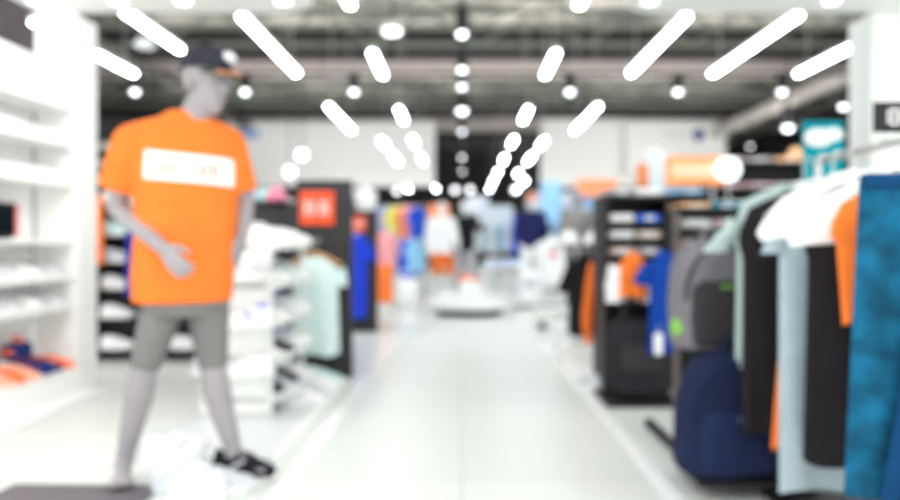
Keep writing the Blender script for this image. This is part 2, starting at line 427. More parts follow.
MB().box((.027, .12, .12), (.004, .33, .18)).build('glass', mat('screen_glass', (10, 20, 26), .15), t, False)
MB().box((0, .12, .008), (.08, .2, .016)).build('foot', black, t, False)
MB().box((.0, .318, .12), (.045, .03, .2)).build('edge_label', mat('label_red', (235, 120, 120), .6), t, False)
for k, y, kind in ((0, 4.86, 'coral'), (1, 4.72, 'navy'), (2, 4.60, 'navy'), (3, 4.46, 'salmon'), (4, 4.33, 'coral'), (5, 4.2, 'salmon')):
    shoe(kind, (-2.66, y, .181), .1, f'on the low white bench, {ORD[k]} from the pillar', 'coloured shoes on the low bench')
def make_bag(label, loc, w, d, h, m, mh, rot=0, name='gym_bag', cat='bag'):
    t = thing(name, label, cat, loc, rot)
    MB().box((0, 0, h/2), (w, d, h), None, min(w, d, h)*.3, 4).build('bag_body', m, t)
    mb = MB(); mb.tube([Vector((w*.28*math.cos(a), 0, h*.95+h*.35*math.sin(a))) for a in [PI*i/10 for i in range(11)]], .012); mb.build('handle', mh, t)
    MB().box((0, -d/2+.0, h*.55), (w*.7, .012, h*.3), None, .004).build('pocket', mh, t)
    return t
make_bag('small navy drawstring bag above the coloured shoes on the low bench', (-2.74, 4.62, .29), .1, .2, .11, m_nv, m_or, 0)

# ------------------------------------------------------------------ hero mannequin
def ring(c, u, d, a, b, n=28, p=2.3):
    r = []
    for i in range(n):
        th = 2*PI*i/n; cs, sn = math.cos(th), math.sin(th)
        r.append(c+u*a*math.copysign(abs(cs)**(2/p), cs)+d*b*math.copysign(abs(sn)**(2/p), sn))
    return r
def hand(mb, w, dr, th, pn, curl=1.0, sc=1.0):
    w, dr, th, pn = Vector(w), Vector(dr).normalized(), Vector(th).normalized(), Vector(pn).normalized()
    th = (th-dr*th.dot(dr)).normalized(); pn = (pn-dr*pn.dot(dr)-th*pn.dot(th)).normalized()
    for off, ln, fan in ((.030, .068, .10), (.010, .077, .03), (-.010, .071, -.04), (-.029, .054, -.12)):
        k = w+(dr*.088+th*off)*sc
        mb.capsule(w+th*off*.5*sc, k, .0155*sc, .0125*sc, 10, 3)
        p, ang = k, .25*curl
        dd = (dr+th*fan).normalized()
        for seg, r in ((.45, .0105), (.31, .0095), (.24, .0085)):
            v = (dd*math.cos(ang)+pn*math.sin(ang)).normalized(); q = p+v*ln*seg*sc
            mb.capsule(p, q, r*sc, (r-.001)*sc, 10, 3); p = q; ang += .42*curl
    b = w+(dr*.022+th*.028)*sc; q = b+(dr*.035+th*.028+pn*.012)*sc; q2 = q+(dr*.034+th*.006+pn*.012)*sc
    mb.capsule(w+dr*.01, b, .016*sc, .015*sc, 10, 3); mb.capsule(b, q, .0145*sc, .0115*sc, 10, 3); mb.capsule(q, q2, .0115*sc, .009*sc, 10, 3)
def head(mb, c, f, up=Vector((0, 0, 1)), s=1.0):
    f = Vector(f).normalized(); up = (Vector(up)-f*Vector(up).dot(f)).normalized(); rt = f.cross(up)
    R = Matrix((rt, f, up)).transposed()
    W = lambda x, y, z: c+R@Vector((x, y, z))*s
    mb.ell(W(0, -.012, .03), (.076*s, .096*s, .092*s), R); mb.ell(W(0, .02, -.045), (.058*s, .068*s, .082*s), R)
    mb.ell(W(0, .055, -.098), (.03*s, .03*s, .024*s), R)
    mb.capsule(W(0, .085, .012), W(0, .108, -.03), .009*s, .014*s, 10, 3)
    mb.capsule(W(-.045, .07, .025), W(.045, .07, .025), .014*s, .014*s, 10, 3)
    for x in (-.032, .032): mb.ell(W(x, .076, .004), (.015*s, .01*s, .01*s), R)
    mb.capsule(W(-.02, .084, -.062), W(.02, .084, -.062), .008*s, .008*s, 8, 2); mb.capsule(W(-.017, .082, -.074), W(.017, .082, -.074), .008*s, .008*s, 8, 2)
    for x in (-.078, .078): mb.ell(W(x, -.012, -.012), (.012*s, .022*s, .034*s), R)
    return R
def body(mb, J, hands=True, fine=True):
    u, d = J['u'], J['d']
    pel, nek = J['pelvis'], J['neck']
    for rings in ([(0.0, .155, .105), (.10, .172, .118), (.30, .15, .105), (.45, .142, .10), (.65, .172, .118), (.82, .185, .112), (.92, .15, .085), (1.0, .07, .06)],):
        mb.loft([ring(pel.lerp(nek, s), u, d, a*J.get('w', 1), b*J.get('w', 1)) for s, a, b in rings])
    mb.capsule(nek-Vector((0, 0, .06)), J['head']-Vector((0, 0, .05)), J.get('nr', .062), J.get('nr', .062)*.9)
    head(mb, J['head'], J['face'], s=J.get('hs', 1.0))
    for i in (0, 1):
        sh, el, wr = J['sh'][i], J['el'][i], J['wr'][i]
        mb.capsule(nek.lerp(sh, .35)-Vector((0, 0, .05)), sh, .055, .056)
        mb.capsule(sh, el, .052, .040); mb.capsule(el, el.lerp(wr, .35), .041, .043); mb.capsule(el.lerp(wr, .35), wr, .042, .027)
        if hands: hand(mb, wr, *J['hand'][i])
        hp, kn, an, toe = J['hip'][i], J['kn'][i], J['an'][i], J['toe'][i]
        mb.capsule(hp, kn, .08, .053); cf = kn.lerp(an, .3)
        bk = -(toe-an); bk.z = 0; bk.normalize()
        mb.capsule(kn, cf+bk*.014, .052, .063); mb.capsule(cf+bk*.014, an, .061, .034)
        heel = Vector((an.x, an.y, toe.z+.008))+bk*.035
        mb.capsule(an, heel+Vector((0, 0, .01)), .036, .032); mb.capsule(heel+Vector((0, 0, .008)), toe-Vector((0, 0, -.004))+bk*.04, .033, .028)
        mb.capsule(an-Vector((0, 0, .01)), toe+bk*.05, .036, .026)
        sd = bk.cross(Vector((0, 0, 1)))
        for k in range(5):
            a = toe+bk*.05+sd*(k-2)*.017; mb.capsule(a, a-bk*(.062-.006*abs(k-1.2)), .013, .011, 8, 2)
Ym = 3.2
d = Vector((.42, -.91, 0)).normalized(); u = Vector((.91, .42, 0)).normalized()
def A(px, py, dy=0.0): return at(px, py, Ym+dy)
J = dict(nr=.07, hs=1.1, u=u, d=d, pelvis=A(186, 312), neck=A(189, 116), head=A(207, 82, -.02), face=Vector((.82, -.52, -.16)),
         sh=[A(133, 143, -.06), A(228, 145, .09)], el=[A(117, 208, -.02), A(245, 202, .13)], wr=[A(164, 249, -.23), A(241, 240, .08)],
         hand=[(Vector((.62, -.35, -.6)), Vector((.6, -.2, .7)), Vector((-.2, .9, -.2)), 1.0), (Vector((-.15, -.45, -.85)), Vector((-.2, -.8, .4)), Vector((-.95, .0, .1)), 1.1)],
         hip=[A(162, 310, -.02), A(208, 310, .04)], kn=[A(145, 367, -.05), A(213, 366, .02)], an=[A(124, 462, -.04), A(234, 452, .03)],
         toe=[Vector((-1.36, 3.0, .045)), Vector((-.825, 3.17, .055))])
T = thing('mannequin', 'grey mannequin wearing an orange T-shirt, grey shorts and a dark cap', 'mannequin', (-1.2, Ym, 0))
inv = Vector((-1.2, Ym, 0))
def local(mb): return mb.xform(Matrix.Translation(-inv))
mb = MB(); body(mb, J); bod = voxel(local(mb).build('body', skin, T), .0055, 3)
# shirt
mb = MB()
pts = [(112, .075, .07), (117, .105, .08), (125, .15, .095), (136, .192, .11), (150, .212, .135), (175, .218, .15), (205, .212, .15), (240, .205, .148), (275, .210, .150), (299, .203, .15), (302, .201, .148)]
cent = lambda py: A(187 if py < 200 else 187-(py-200)*.045, py)
mb.loft([ring(cent(py), u, d, a, b) for py, a, b in pts])
for i, (el_t, r0, r1) in enumerate((((119, 190), .083, .087), ((240, 193), .08, .078))):
    sh = J['sh'][i]; e = A(*el_t, (-.04, .11)[i])
    mb.capsule(sh.lerp(J['neck'], .45)-Vector((0, 0, .01)), sh, .07, r0); mb.cyl(sh, e, r0, r1, 20)
tee = voxel(local(mb).build('shirt', orange, T), .009, 6)
for k in range(0): pass
# white chest band wrapped over the shirt
def wrap(name, m, py0, py1, th0, th1, nx, nz, off, par=None, slant=0.0):
    mb = MB(); rows = []
    for j in range(nz+1):
        row = []
        for i in range(nx+1):
            th = th0+(th1-th0)*i/nx; py = py0+(py1-py0)*j/nz+slant*(i/nx-.5)
            a, b = .235, .175
            row.append(cent(py)+u*a*math.cos(th)+d*b*math.sin(th))
        rows.append(row)
    mb.loft(rows, closed=False, caps=False)
    o = local(mb).build(name, m, T)
    sw = o.modifiers.new('w', 'SHRINKWRAP'); sw.target = tee; sw.wrap_method = 'NEAREST_SURFACEPOINT'; sw.wrap_mode = 'ABOVE_SURFACE'; sw.offset = off
    return evaluate(o)
bpy.context.view_layer.update()
wrap('chest_band', cloth('band_white', (250, 248, 246), .01), 157, 185, PI*.78, PI*.20, 40, 12, .004, slant=6)
prn = cloth('band_print', (242, 150, 124), .03)
for a, w_ in ((.68, .010), (.645, .006), (.61, .010), (.575, .006), (.535, .008), (.44, .010), (.405, .006), (.37, .010), (.335, .006)):
    wrap('band_print', prn, 165, 179, PI*(a+w_), PI*(a-w_), 4, 6, .0065)
# shorts
mb = MB()
mb.loft([ring(J['pelvis'].lerp(J['neck'], s), u, d, a, b) for s, a, b in ((-.02, .15, .11), (.03, .176, .125), (.10, .188, .132), (.2, .17, .125))])
for i in (0, 1): mb.capsule(J['hip'][i], J['hip'][i].lerp(J['kn'][i], .88), .09, .066)
voxel(local(mb).build('shorts', cloth('shorts_grey', (128, 125, 124)), T), .009, 4)
# cap
f = Vector((.82, -.52, -.10)).normalized(); up = Vector((.08, -.05, 1)); up = (up-f*up.dot(f)).normalized(); rt = f.cross(up); R = Matrix((rt, f, up)).transposed()
hc = J['head']+R@Vector((0, -.012, .05)); W = lambda x, y, z: hc+R@Vector((x, y, z))
mb = MB(); rr = []
for j in range(9):
    a = PI/2*j/8; rr.append([W(.096*math.cos(a)*math.cos(t_), .122*math.cos(a)*math.sin(t_), .112*math.sin(a)) if j < 8 else W(.003*math.cos(t_), .003*math.sin(t_), .112) for t_ in [2*PI*i/28 for i in range(28)]])
mb.loft(rr); cap = local(mb).build('cap', cloth('cap_dark', (52, 52, 62)), T)
def brim(y0, y1, m, nm_, z=0.0, k0=0.0, k1=1.0):
    mb = MB(); top, bot = [], []
    n = 16
    out = []
    for i in range(n+1):
        a = PI*(k0+(k1-k0)*i/n); out.append((.092*math.cos(a), .075+(y1-.075)*math.sin(a)))
    for i in range(n, -1, -1):
        a = PI*(k0+(k1-k0)*i/n); out.append((.092*math.cos(a)*.98, .075+(y0-.075)*math.sin(a)))
    mb.loft([[W(x, y, -.006+z-6*(x*x)*.35-(y-.07)*.14) for x, y in out], [W(x, y, .002+z-6*(x*x)*.35-(y-.07)*.14) for x, y in out]])
    return local(mb).build(nm_, m, cap)
brim(.085, .178, cloth('brim_green', (50, 84, 66)), 'brim')
brim(.179, .20, cloth('brim_coral', (226, 150, 110)), 'brim_edge', 0, .22, .62)
mb = MB(); mb.ell(W(-.035, .098, .055), (.036, .02, .026), R); local(mb).build('emblem', mat('cap_emblem_white', (255, 255, 255), .4, 0), cap)
mb = MB(); mb.ell(W(0, 0, .112), (.009, .009, .006), R); local(mb).build('button', cloth('cap_dark', (52, 52, 62)), cap)
# shoe on the mannequin's foot
tagged = make_shoe('x', m_bk, m_sole, m_w, m_lg); LABELS.pop('x')
for ch in list(tagged.children): ch.parent = None
sp, ang = Vector((-.93, 3.21, .001))-inv, math.atan2(J['toe'][1].y-J['an'][1].y, J['toe'][1].x-J['an'][1].x)
MM = Matrix.Translation(sp) @ Matrix.Rotation(ang, 4, 'Z') @ Matrix.Scale(1.08, 4)
up_ = None
bpy.context.view_layer.update()
for o in [o for o in C.objects if o.parent is None and o.name.split('.')[0] in ('upper', 'sole', 'lining', 'lacing', 'side_stripe')]:
    o.data.transform(MM); o.name = {'upper': 'shoe', 'sole': 'shoe_sole', 'lining': 'shoe_lining', 'lacing': 'shoe_lacing', 'side_stripe': 'shoe_stripe'}[o.name.split('.')[0]]
    if o.name.split('.')[0] == 'shoe': up_ = o; o.parent = T
for o in [o for o in C.objects if o.parent is None and o.name.startswith('shoe_') and o.type == 'MESH' and 'category' not in o]: o.parent = up_
bpy.data.objects.remove(tagged)
# base plate under the bare foot
t = thing('base_plate', 'low grey mauve plate under the bare foot of the mannequin', 'plate', (-1.55, 2.56, 0), -.03)
MB().box((0, .12, .010), (.62, .80, .020), None, .006).build('plate_top', mat('plate_mauve', (108, 101, 107), .5, .04, 6), t)
MB().box((0, .12, .002), (.60, .78, .004)).build('rubber_pad', black, t)
# white shoes and a shoe box lying on the floor by the feet
shoe('grey', (-.98, 3.02, .001), .25, 'lying on the floor in front of the mannequin shoe', 'shoes on the floor at the mannequin')
shoe('white', (-1.06, 2.98, .001), 2.7, 'on the floor between the pale shoe box and the grey sneaker', 'shoes on the floor at the mannequin')
def shoebox(label, loc, size, rot, m, ml):
    t = thing('shoe_box', label, 'box', loc, rot)
    MB().box((0, 0, size[2]*.4), (size[0], size[1], size[2]*.8), None, .003).build('box_body', m, t, False)
    MB().box((0, 0, size[2]*.85), (size[0]+.01, size[1]+.01, size[2]*.3), None, .004).build('lid', ml, t, False)
    MB().box((0, -size[1]/2-.001, size[2]*.35), (size[0]*.3, .004, size[2]*.15)).build('box_label', m_lg, t, False)
    return t
shoebox('pale shoe box on the floor between the feet of the mannequin', (-1.20, 3.16, 0), (.19, .3, .11), .35, mat('pale_card', (206, 210, 216), .7, .03), mat('pale_lid', (218, 221, 225), .7, .03))
shoe('white', (-1.19, 3.14, .1105), .9, 'on top of the pale shoe box between the mannequin feet', 'shoes on the floor at the mannequin')

# ------------------------------------------------------------------ shoe gondola behind the mannequin
t = thing('gondola_plinth', 'thin white floor plinth along the aisle under the white shoe gondola', 'plinth', (-1.3, 4.4, 0))
MB().span((-.28, -.95, 0), (.44, 1.12, .022), .004).build('plinth_top', mat('plinth_pale', (216, 219, 219), .4, .01), t, False)
MB().span((.42, -.95, .0), (.45, 1.12, .026), .003).build('edge_strip', strip, t, False)
t = thing('shoe_gondola', 'white open shoe gondola loaded with sneakers behind the mannequin', 'gondola', (-1.5, 4.3, .023))
GZ = (.10, .31, .53, .75, .97)
MB().span((0, 0, 0), (.03, .86, 1.0), .004).build('back_panel', white_gloss, t, False)
MB().span((.03, 0, 0), (.38, .02, .97), .004).build('end_panel', white_gloss, t, False)
for z in (.25, .52, .79): MB().span((.04, -.13, z-.012), (.40, 0, z), .003).build('end_shelf', white_gloss, t, False)
for y in (0, .86):
    for x in (.03, .40): MB().box((x, y, .5 if x < .1 else .48), (.025, .025, 1.0 if x < .1 else .96), None, .003).build('upright', white_gloss, t, False)
for z in GZ: MB().span((.03, 0, z-.02), (.46, .86, z), .004).build('shelf', white_gloss, t, False)
pat = ['black white white white white black white', 'white black white blue white white grey', 'white grey white white blue white white', 'white white mint white white grey white', 'white white grey white white white white']
pat[0] = 'black grey black white white black white'
for r, z in enumerate(GZ):
    for i, k in enumerate(pat[r].split()[:5]):
        shoe(k, (-1.16+random.uniform(-.02, .02), 4.40+.165*i, .0235+z), random.uniform(-.5, .3), f'on {("lowest","second","third","fourth","top")[r]} white gondola shelf, {ORD[i]} from mannequin', 'sneakers on the white gondola')
for r, z in enumerate(GZ):
    for i in range(3):
        q = shoebox(f'white shoe box at the back of {("lowest","second","third","fourth","top")[r]} white gondola shelf, {ORD[i]} from mannequin', (-1.365, 4.46+.29*i, .024+z), (.17, .26, .12+.03*((i+r) % 3 > 0)), 0, white, white)
        q['group'] = 'shoe boxes on the white gondola'
for z, w_, ks in ((.25, 'lowest', 'grey white'), (.52, 'middle', 'white blue'), (.79, 'upper', 'white grey')):
    for i, k in enumerate(ks.split()): shoe(k, (-1.37+.19*i, 4.235-.03*i, .024+z), (.2, 2.8)[i], f'on the {w_} end shelf of white gondola, {("wall side", "aisle side")[i]}', 'sneakers on the gondola end')
for i, k in enumerate(('white', 'grey', 'white', 'white', 'mint')):
    shoe(k, (-.99, 4.6+.17*i, .023), .1, f'on the thin white plinth, {ORD[i]} from the mannequin', 'sneakers on the white plinth')
# caps
def make_cap(label, loc, rot, m, mb_, group=None):
    t = thing('baseball_cap', label, 'cap', loc, rot, group)
    mb = MB(); n = 24
    mb.loft([[Vector((.09*math.cos(a)*math.cos(t_), .105*math.cos(a)*math.sin(t_), .004+.12*math.sin(a))) for t_ in [2*PI*i/n for i in range(n)]] for a in [PI/2*j/7*.985 for j in range(8)]])
    mb.build('crown', m, t)
    out = [(.085*math.cos(PI*i/12), -.06-.13*math.sin(PI*i/12)) for i in range(13)]
    mb = MB(); mb.loft([[Vector((x, y, z-.0-1.2*x*x)) for x, y in out] for z in (.012, .018)]); mb.build('brim', mb_, t)
    MB().ell((0, 0, .125), (.01, .01, .006)).build('button', mb_, t)
    return t
t = thing('display_column', 'dark grey display column with caps behind the white shoe gondola', 'column', (-1.66, 6.2, 0))
MB().span((-.2, -.2, 0), (.24, .2, 1.32), .005).build('column_body', panel_dark, t, False)
MB().span((-.22, -.22, 1.32), (.26, .22, 1.345), .004).build('column_top', black, t, False)
cp = lambda n_, c: cloth('cap_'+n_, c)
for x, y, z, n_, c, lab in ((-1.76, 6.1, 1.346, 'lilac', (214, 170, 226), 'lilac baseball cap on the dark display column'), (-1.60, 6.14, 1.346, 'mint', (160, 222, 206), 'mint baseball cap on the dark display column'),
                            (-1.49, 6.02, 1.346, 'pink', (240, 150, 176), 'pink baseball cap on the dark display column'), (-1.70, 6.3, 1.346, 'pale', (232, 222, 236), 'pale baseball cap behind the lilac and mint ones')):
    make_cap(lab, (x, y, z), .3, cp(n_, c), cp(n_, c), 'caps on the dark column')

# ------------------------------------------------------------------ garments
def make_garment(name, label, cat, loc, rot, hw, L, th, m, sleeve=None, ms=None, flare=1.0, group=None, seed=0, slope=.10, collar=None, open_=False, droop=.05):
    rnd = random.Random(seed); n = 44; ph = rnd.uniform(0, 6)
    t = thing(name, label, cat, loc, rot, group)
    mb = MB(); rings = []
    prof = [(0, .32, .5), (-.012, .42, .7), (-.03, .60, .85), (-.06, .84, .95), (-slope, .98, 1.0), (-slope-.04, 1.0, 1.0)]
    for k in range(1, 13): prof.append((-slope-.04-(L-slope-.04)*k/12, .93+(flare-.93)*k/12, 1.0))
    for z, a, b in prof:
        w = max(0, (-z-slope)/max(L-slope, .01)); r = []
        for i in range(n):
            tt = 2*PI*i/n; cs, sn = math.cos(tt), math.sin(tt)
            fold = 1+.28*w*math.sin(5*tt+ph)+.15*w*math.sin(9*tt+2*ph+z*6)
            r.append(Vector((hw*a*math.copysign(abs(cs)**.75, cs)*(1+.02*w*math.sin(3*tt+ph)), th*b*sn*fold, z+.012*w*math.sin(3*tt+ph))))
        rings.append(r)
    mb.loft(rings); mb.build('garment_body', m, t)
    if sleeve:
        ln = {'short': .22, 'long': .58, 'cap': .12}[sleeve]
        for s in (-1, 1):
            mb = MB(); rr = []
            for k in range(9):
                q = k/8; x = s*(hw*.86+droop*math.sin(min(q*1.6, PI/2))+.012*math.sin(4*q+ph)); z = -slope+.015-ln*q
                wv = .062-.022*q if sleeve == 'long' else .068-.004*q
                rr.append([Vector((x+wv*.75*math.cos(2*PI*i/18)*(1+.1*math.sin(4*q*PI+ph)), (th*.75)*math.sin(2*PI*i/18)*(.9-.2*q), z+(.02*s*math.cos(2*PI*i/18) if k == 0 else 0))) for i in range(18)])
            mb.loft(rr); mb.build('sleeve', ms or m, t)
    mb = MB(); mb.tube([Vector((hw*.32*math.cos(a), th*.5*math.sin(a), .002-.012*(1 if math.sin(a) < 0 else 0)*abs(math.sin(a)))) for a in [2*PI*i/24 for i in range(25)]], .008); mb.build('collar', collar or m, t)
    return t
def make_hanger(label, loc, rot, m, hw=.2, hook=.09, hm=None, group=None):
    t = thing('clothes_hanger', label, 'hanger', loc, rot, group)
    mb = MB(); mb.tube([Vector((-hw, 0, -.085)), Vector((-hw*.5, 0, -.035)), Vector((-.02, 0, .0)), Vector((.02, 0, .0)), Vector((hw*.5, 0, -.035)), Vector((hw, 0, -.085))], .011, 10); mb.build('shoulder_bar', m, t)
    r = .018; pts = [Vector((0, 0, 0)), Vector((0, 0, hook-r))]+[Vector((r-r*math.cos(a)-0, 0, hook-r+r*math.sin(a))) for a in [PI*k/8 for k in range(1, 9)]]
    rot_ = [Vector((p.x, p.y, p.z)) for p in pts]
    MB().tube(rot_, .0035, 8).build('hook', hm or steel, t)
    return t
# mint shirt on a wooden hanger at the dark end panel
t = thing('gondola', 'gondola with a dark grey end panel bearing the larger orange sign', 'gondola', (-1.04, 5.64, 0))
MB().span((-.21, 0, 0), (.21, .08, 1.49), .004).build('end_panel', panel_dark, t, False)
MB().span((-.2, .08, .12), (-.17, .85, 1.2)).build('back_panel', panel_dark, t, False)
MB().span((-.2, .08, 0), (.1, .85, .12), .004).build('base', black, t, False)
for z in (.5, .85, 1.18): MB().span((-.17, .08, z), (.1, .85, z+.02)).build('shelf', black, t, False)
sign_o = mat('sign_orange', (255, 88, 40), .5, .02); sign_w = mat('sign_white', (252, 250, 248), .5, .01)
def glyph(kind):
    # block strokes of the two sign characters, in unit squares (x0, z0, x1, z1)
    return {'a': [(.05, .0, .2, 1), (.05, .85, .9, 1), (.75, 0, .9, 1), (.05, .42, .9, .56), (.05, 0, .9, .14)],
            'b': [(.1, .82, .95, .98), (.45, 0, .6, 1), (.1, .42, .95, .56), (.1, .0, .25, .5), (.8, .0, .95, .5), (.1, 0, .95, .12)]}[kind]
def make_sign(label, loc, w, h, rot=0, glyphs=True):
    t = thing('promo_sign', label, 'sign', loc, rot)
    MB().box((0, 0, 0), (w, .018, h), None, .006).build('sign_board', sign_o, t, False)
    if glyphs:
        for k, g in enumerate('ab'):
            mb = MB(); s = w*.34; ox = -w*.38+k*w*.41; oz = -h*.2
            for a in glyph(g): mb.span((ox+a[0]*s, -.013, oz+a[1]*s*1.15), (ox+a[2]*s, -.0085, oz+a[3]*s*1.15))
            mb.build('sign_lettering', sign_w, t, False)
    return t
make_sign('larger square orange sign with two white characters on the nearer dark panel', at(317, 208, 5.62), .255, .25)
make_garment('shirt', 'pale mint T-shirt hanging on a wooden hanger before the dark panel', 'shirt', at(315, 258, 5.46), 0, .175, .70, .05, cloth('mint_cloth', (222, 243, 241), .04), 'cap', flare=1.02, seed=3)
make_hanger('wooden hanger holding the pale mint T-shirt', at(315, 253, 5.46), 0, mat('hanger_wood', (236, 178, 118), .5, .1, 12), .19, .10)
MB_peg = tag(MB().cyl(at(317, 240, 5.64), at(317, 240, 5.40), .008, n=10).build('display_peg', steel), 'steel peg on the dark panel that carries the wooden hanger', 'peg')
def bust(label, loc, m, rot=0, sc=1.0, stand=None):
    t = thing('bust_form', label, 'bust form', loc, rot)
    U, D = Vector((1, 0, 0)), Vector((0, -1, 0))
    MB().loft([ring(Vector((0, 0, z*sc)), U, D, a*sc, b*sc) for z, a, b in ((0, .15, .1), (.15, .145, .1), (.3, .18, .12), (.42, .19, .11), (.47, .15, .08), (.5, .06, .055), (.58, .05, .05))]).build('torso', m, t)
    if stand: MB().cyl((0, 0, -stand), (0, 0, .02), .015).build('pole', steel, t)
    return t
bust('small white torso form on top of the nearer dark panel gondola', (-.98, 6.05, 1.21), skin_white, .2, .6)
# second dark panel gondola
t = thing('gondola', 'further gondola with a black end panel bearing the smaller orange sign', 'gondola', (-1.115, 8.6, 0))
MB().span((-.16, 0, 0), (.145, .08, 1.40), .004).build('end_panel', panel_dark, t, False)
MB().span((-.15, .08, 0), (.02, 1.2, .12)).build('base', black, t, False)
MB().span((-.15, .08, .12), (-.12, 1.2, 1.3)).build('back_panel', panel_dark, t, False)
for z in (.5, .9, 1.28): MB().span((-.12, .08, z), (.02, 1.2, z+.02)).build('shelf', black, t, False)
make_sign('smaller orange sign on the further black panel beside the blue jacket', at(358, 224, 8.57), .17, .17)
make_garment('jacket', 'bright blue jacket hanging on the further black panel', 'jacket', at(357, 234, 8.56), 0, .12, .95, .05, cloth('royal_blue', (38, 70, 214)), 'short', flare=.9, seed=5, collar=m_w)
bust('white torso form on top of the further black panel gondola', (-1.13, 8.8, 1.31), skin_white, .2, .7)

# ------------------------------------------------------------------ black shoe rack behind the pillar
t = thing('shoe_rack', 'black slatted shoe rack behind the mannequin and white pillar', 'rack', (-2.7, 6.5, 0))
MB().span((-.6, .2, 0), (.55, .25, 1.95)).build('back_panel', black, t, False)
for x in (-.6, .52): MB().span((x, -.1, 0), (x+.03, .25, 1.95)).build('side_panel', black, t, False)
RZ = (.10, .37, .62, .85, 1.08, 1.34)
for z in RZ: MB().span((-.57, -.1, z-.02), (.52, .2, z)).build('shelf', black, t, False)
for z in (1.55, 1.7, 1.85): MB().span((-.57, .17, z), (.52, .2, z+.06)).build('rail', galv, t, False)
for r, z in enumerate(RZ):
    for i, k in enumerate((('white', 'white', 'white'), ('white', 'grey'), ('white', 'mint'), ('grey', 'white'), ('mint', 'white'), ('white', 'white'))[r]):
        shoe(k, ((-2.97, -2.62, -2.35)[i], 6.48, z+.001), .2, f'on the black shoe rack, {ORD[r]} shelf up, {ORD[i]} from pillar', 'sneakers on the black rack')
make_garment('jacket', 'orange jacket hanging at the black shoe rack behind the pillar', 'jacket', (-3.2, 6.33, 1.5), .2, .11, .9, .05, orange, 'long', seed=8)
make_garment('jacket', 'dark blue jacket hanging at the black shoe rack behind the mannequin elbow', 'jacket', (-2.73, 6.33, 1.28), 0, .11, .72, .04, cloth('dark_blue', (40, 56, 150)), None, seed=9)
MB().tube([Vector((0, 0, 0)), Vector((0, .03, .03)), Vector((0, .08, .05))], .008).build('hanging_loop', black, [o for o in C.objects if o.get('label', '').startswith('dark blue jacket')][0])

# ------------------------------------------------------------------ garment rail close to the camera
t = thing('garment_rail', 'steel garment rail with clothes close to the camera, before the pillar', 'rail', (1.4, 1.9, 0))
MB().cyl((0, -.4, 1.33), (0, 1.05, 1.33), .014, n=16).build('rail_bar', steel, t)
for y in (-.4, 1.05): MB().cyl((.0, y, 0.02), (0, y, 1.33), .014, n=14).build('post', steel, t)
MB().box((0, .32, .02), (.42, 1.5, .03), None, .008).build('base', black, t)
xr = 1.3
cg = [('long_shirt', 'pale mint long sleeved shirt, deepest on the steel rail beside the backpacks', 'shirt', 3.06, .27, .92, (196, 216, 214), 'long'),]
mint2 = cloth('pale_mint', (180, 198, 196), .05); blk = cloth('black_cloth', (32, 29, 33), .12); pale = cloth('pale_blue_grey', (168, 186, 193), .06); whit = cloth('white_cloth', (246, 246, 246), .02)
teal = mat('teal_marl', (14, 88, 120), .85, .5, 13, bump=.2, bscale=60, spec=.2)
dteal = cloth('deep_teal', (6, 62, 104))
RX = 1.36
def rail_shirt(label, x, y, z, hw, L, th, m, sl, seed, slope, flare, droop=.05, yoke=None):
    t = make_garment('shirt', label, 'shirt', (x, y, z), 0, hw, L, th, m, sl, flare=flare, seed=seed, slope=slope, droop=droop)
    if yoke:
        mb = MB(); rr = []
        for q, a, b in ((.012, .32, .9), (-.02, .55, 1.3), (-slope*.33, .86, 1.45), (-slope*.72, 1.08, 1.4), (-slope-.02, 1.22, 1.15), (-slope-.05, 1.16, 1.1)):
            rr.append([Vector((hw*a*math.copysign(abs(math.cos(k))**.8, math.cos(k)), th*1.15*b*math.sin(k), q-.012*math.cos(2*k))) for k in [2*PI*i/36 for i in range(36)]])
        mb.loft(rr); mb.build('yoke', yoke, t)
rail_shirt('pale mint shirt with wide shoulders, deepest on the steel rail beside the backpacks', 1.33, 2.98, 1.235, .255, .93, .035, mint2, 'cap', 11, .16, .98, .10)
rail_shirt('black shirt directly before the pale mint one on the rail', 1.315, 2.86, 1.20, .262, .92, .045, blk, None, 12, .15, .96)
rail_shirt('pale blue grey long shirt with white shoulders in the middle of the rail', RX, 2.62, 1.235, .272, 1.09, .045, pale, 'cap', 13, .16, .95, .04, whit)
rail_shirt('narrow black shirt with white shoulders between pale long shirt and teal leggings', RX, 2.44, 1.215, .25, .92, .05, blk, None, 15, .16, .98, .0, whit)
rail_shirt('orange shirt peeking out behind the teal leggings', RX, 2.31, 1.19, .225, .43, .035, orange, None, 16, .12, .85)
rail_shirt('long orange shirt showing its hem below the black shirt', RX, 2.75, 1.22, .175, .97, .03, orange, None, 17, .14, 1.30)
for k, (y, lab) in enumerate(((2.98, 'white hanger of the pale mint wide shouldered shirt'), (2.86, 'white hanger of the black shirt before the mint one'), (2.62, 'white hanger of the pale blue grey long shirt'),
                              (2.44, 'white hanger of the narrow black shirt'), (2.31, 'white hanger of the short orange shirt'), (2.75, 'white hanger of the long orange shirt'))):
    make_hanger(lab, (RX, y, 1.245), 0, white, .15, .10, group='white hangers on the steel rail')
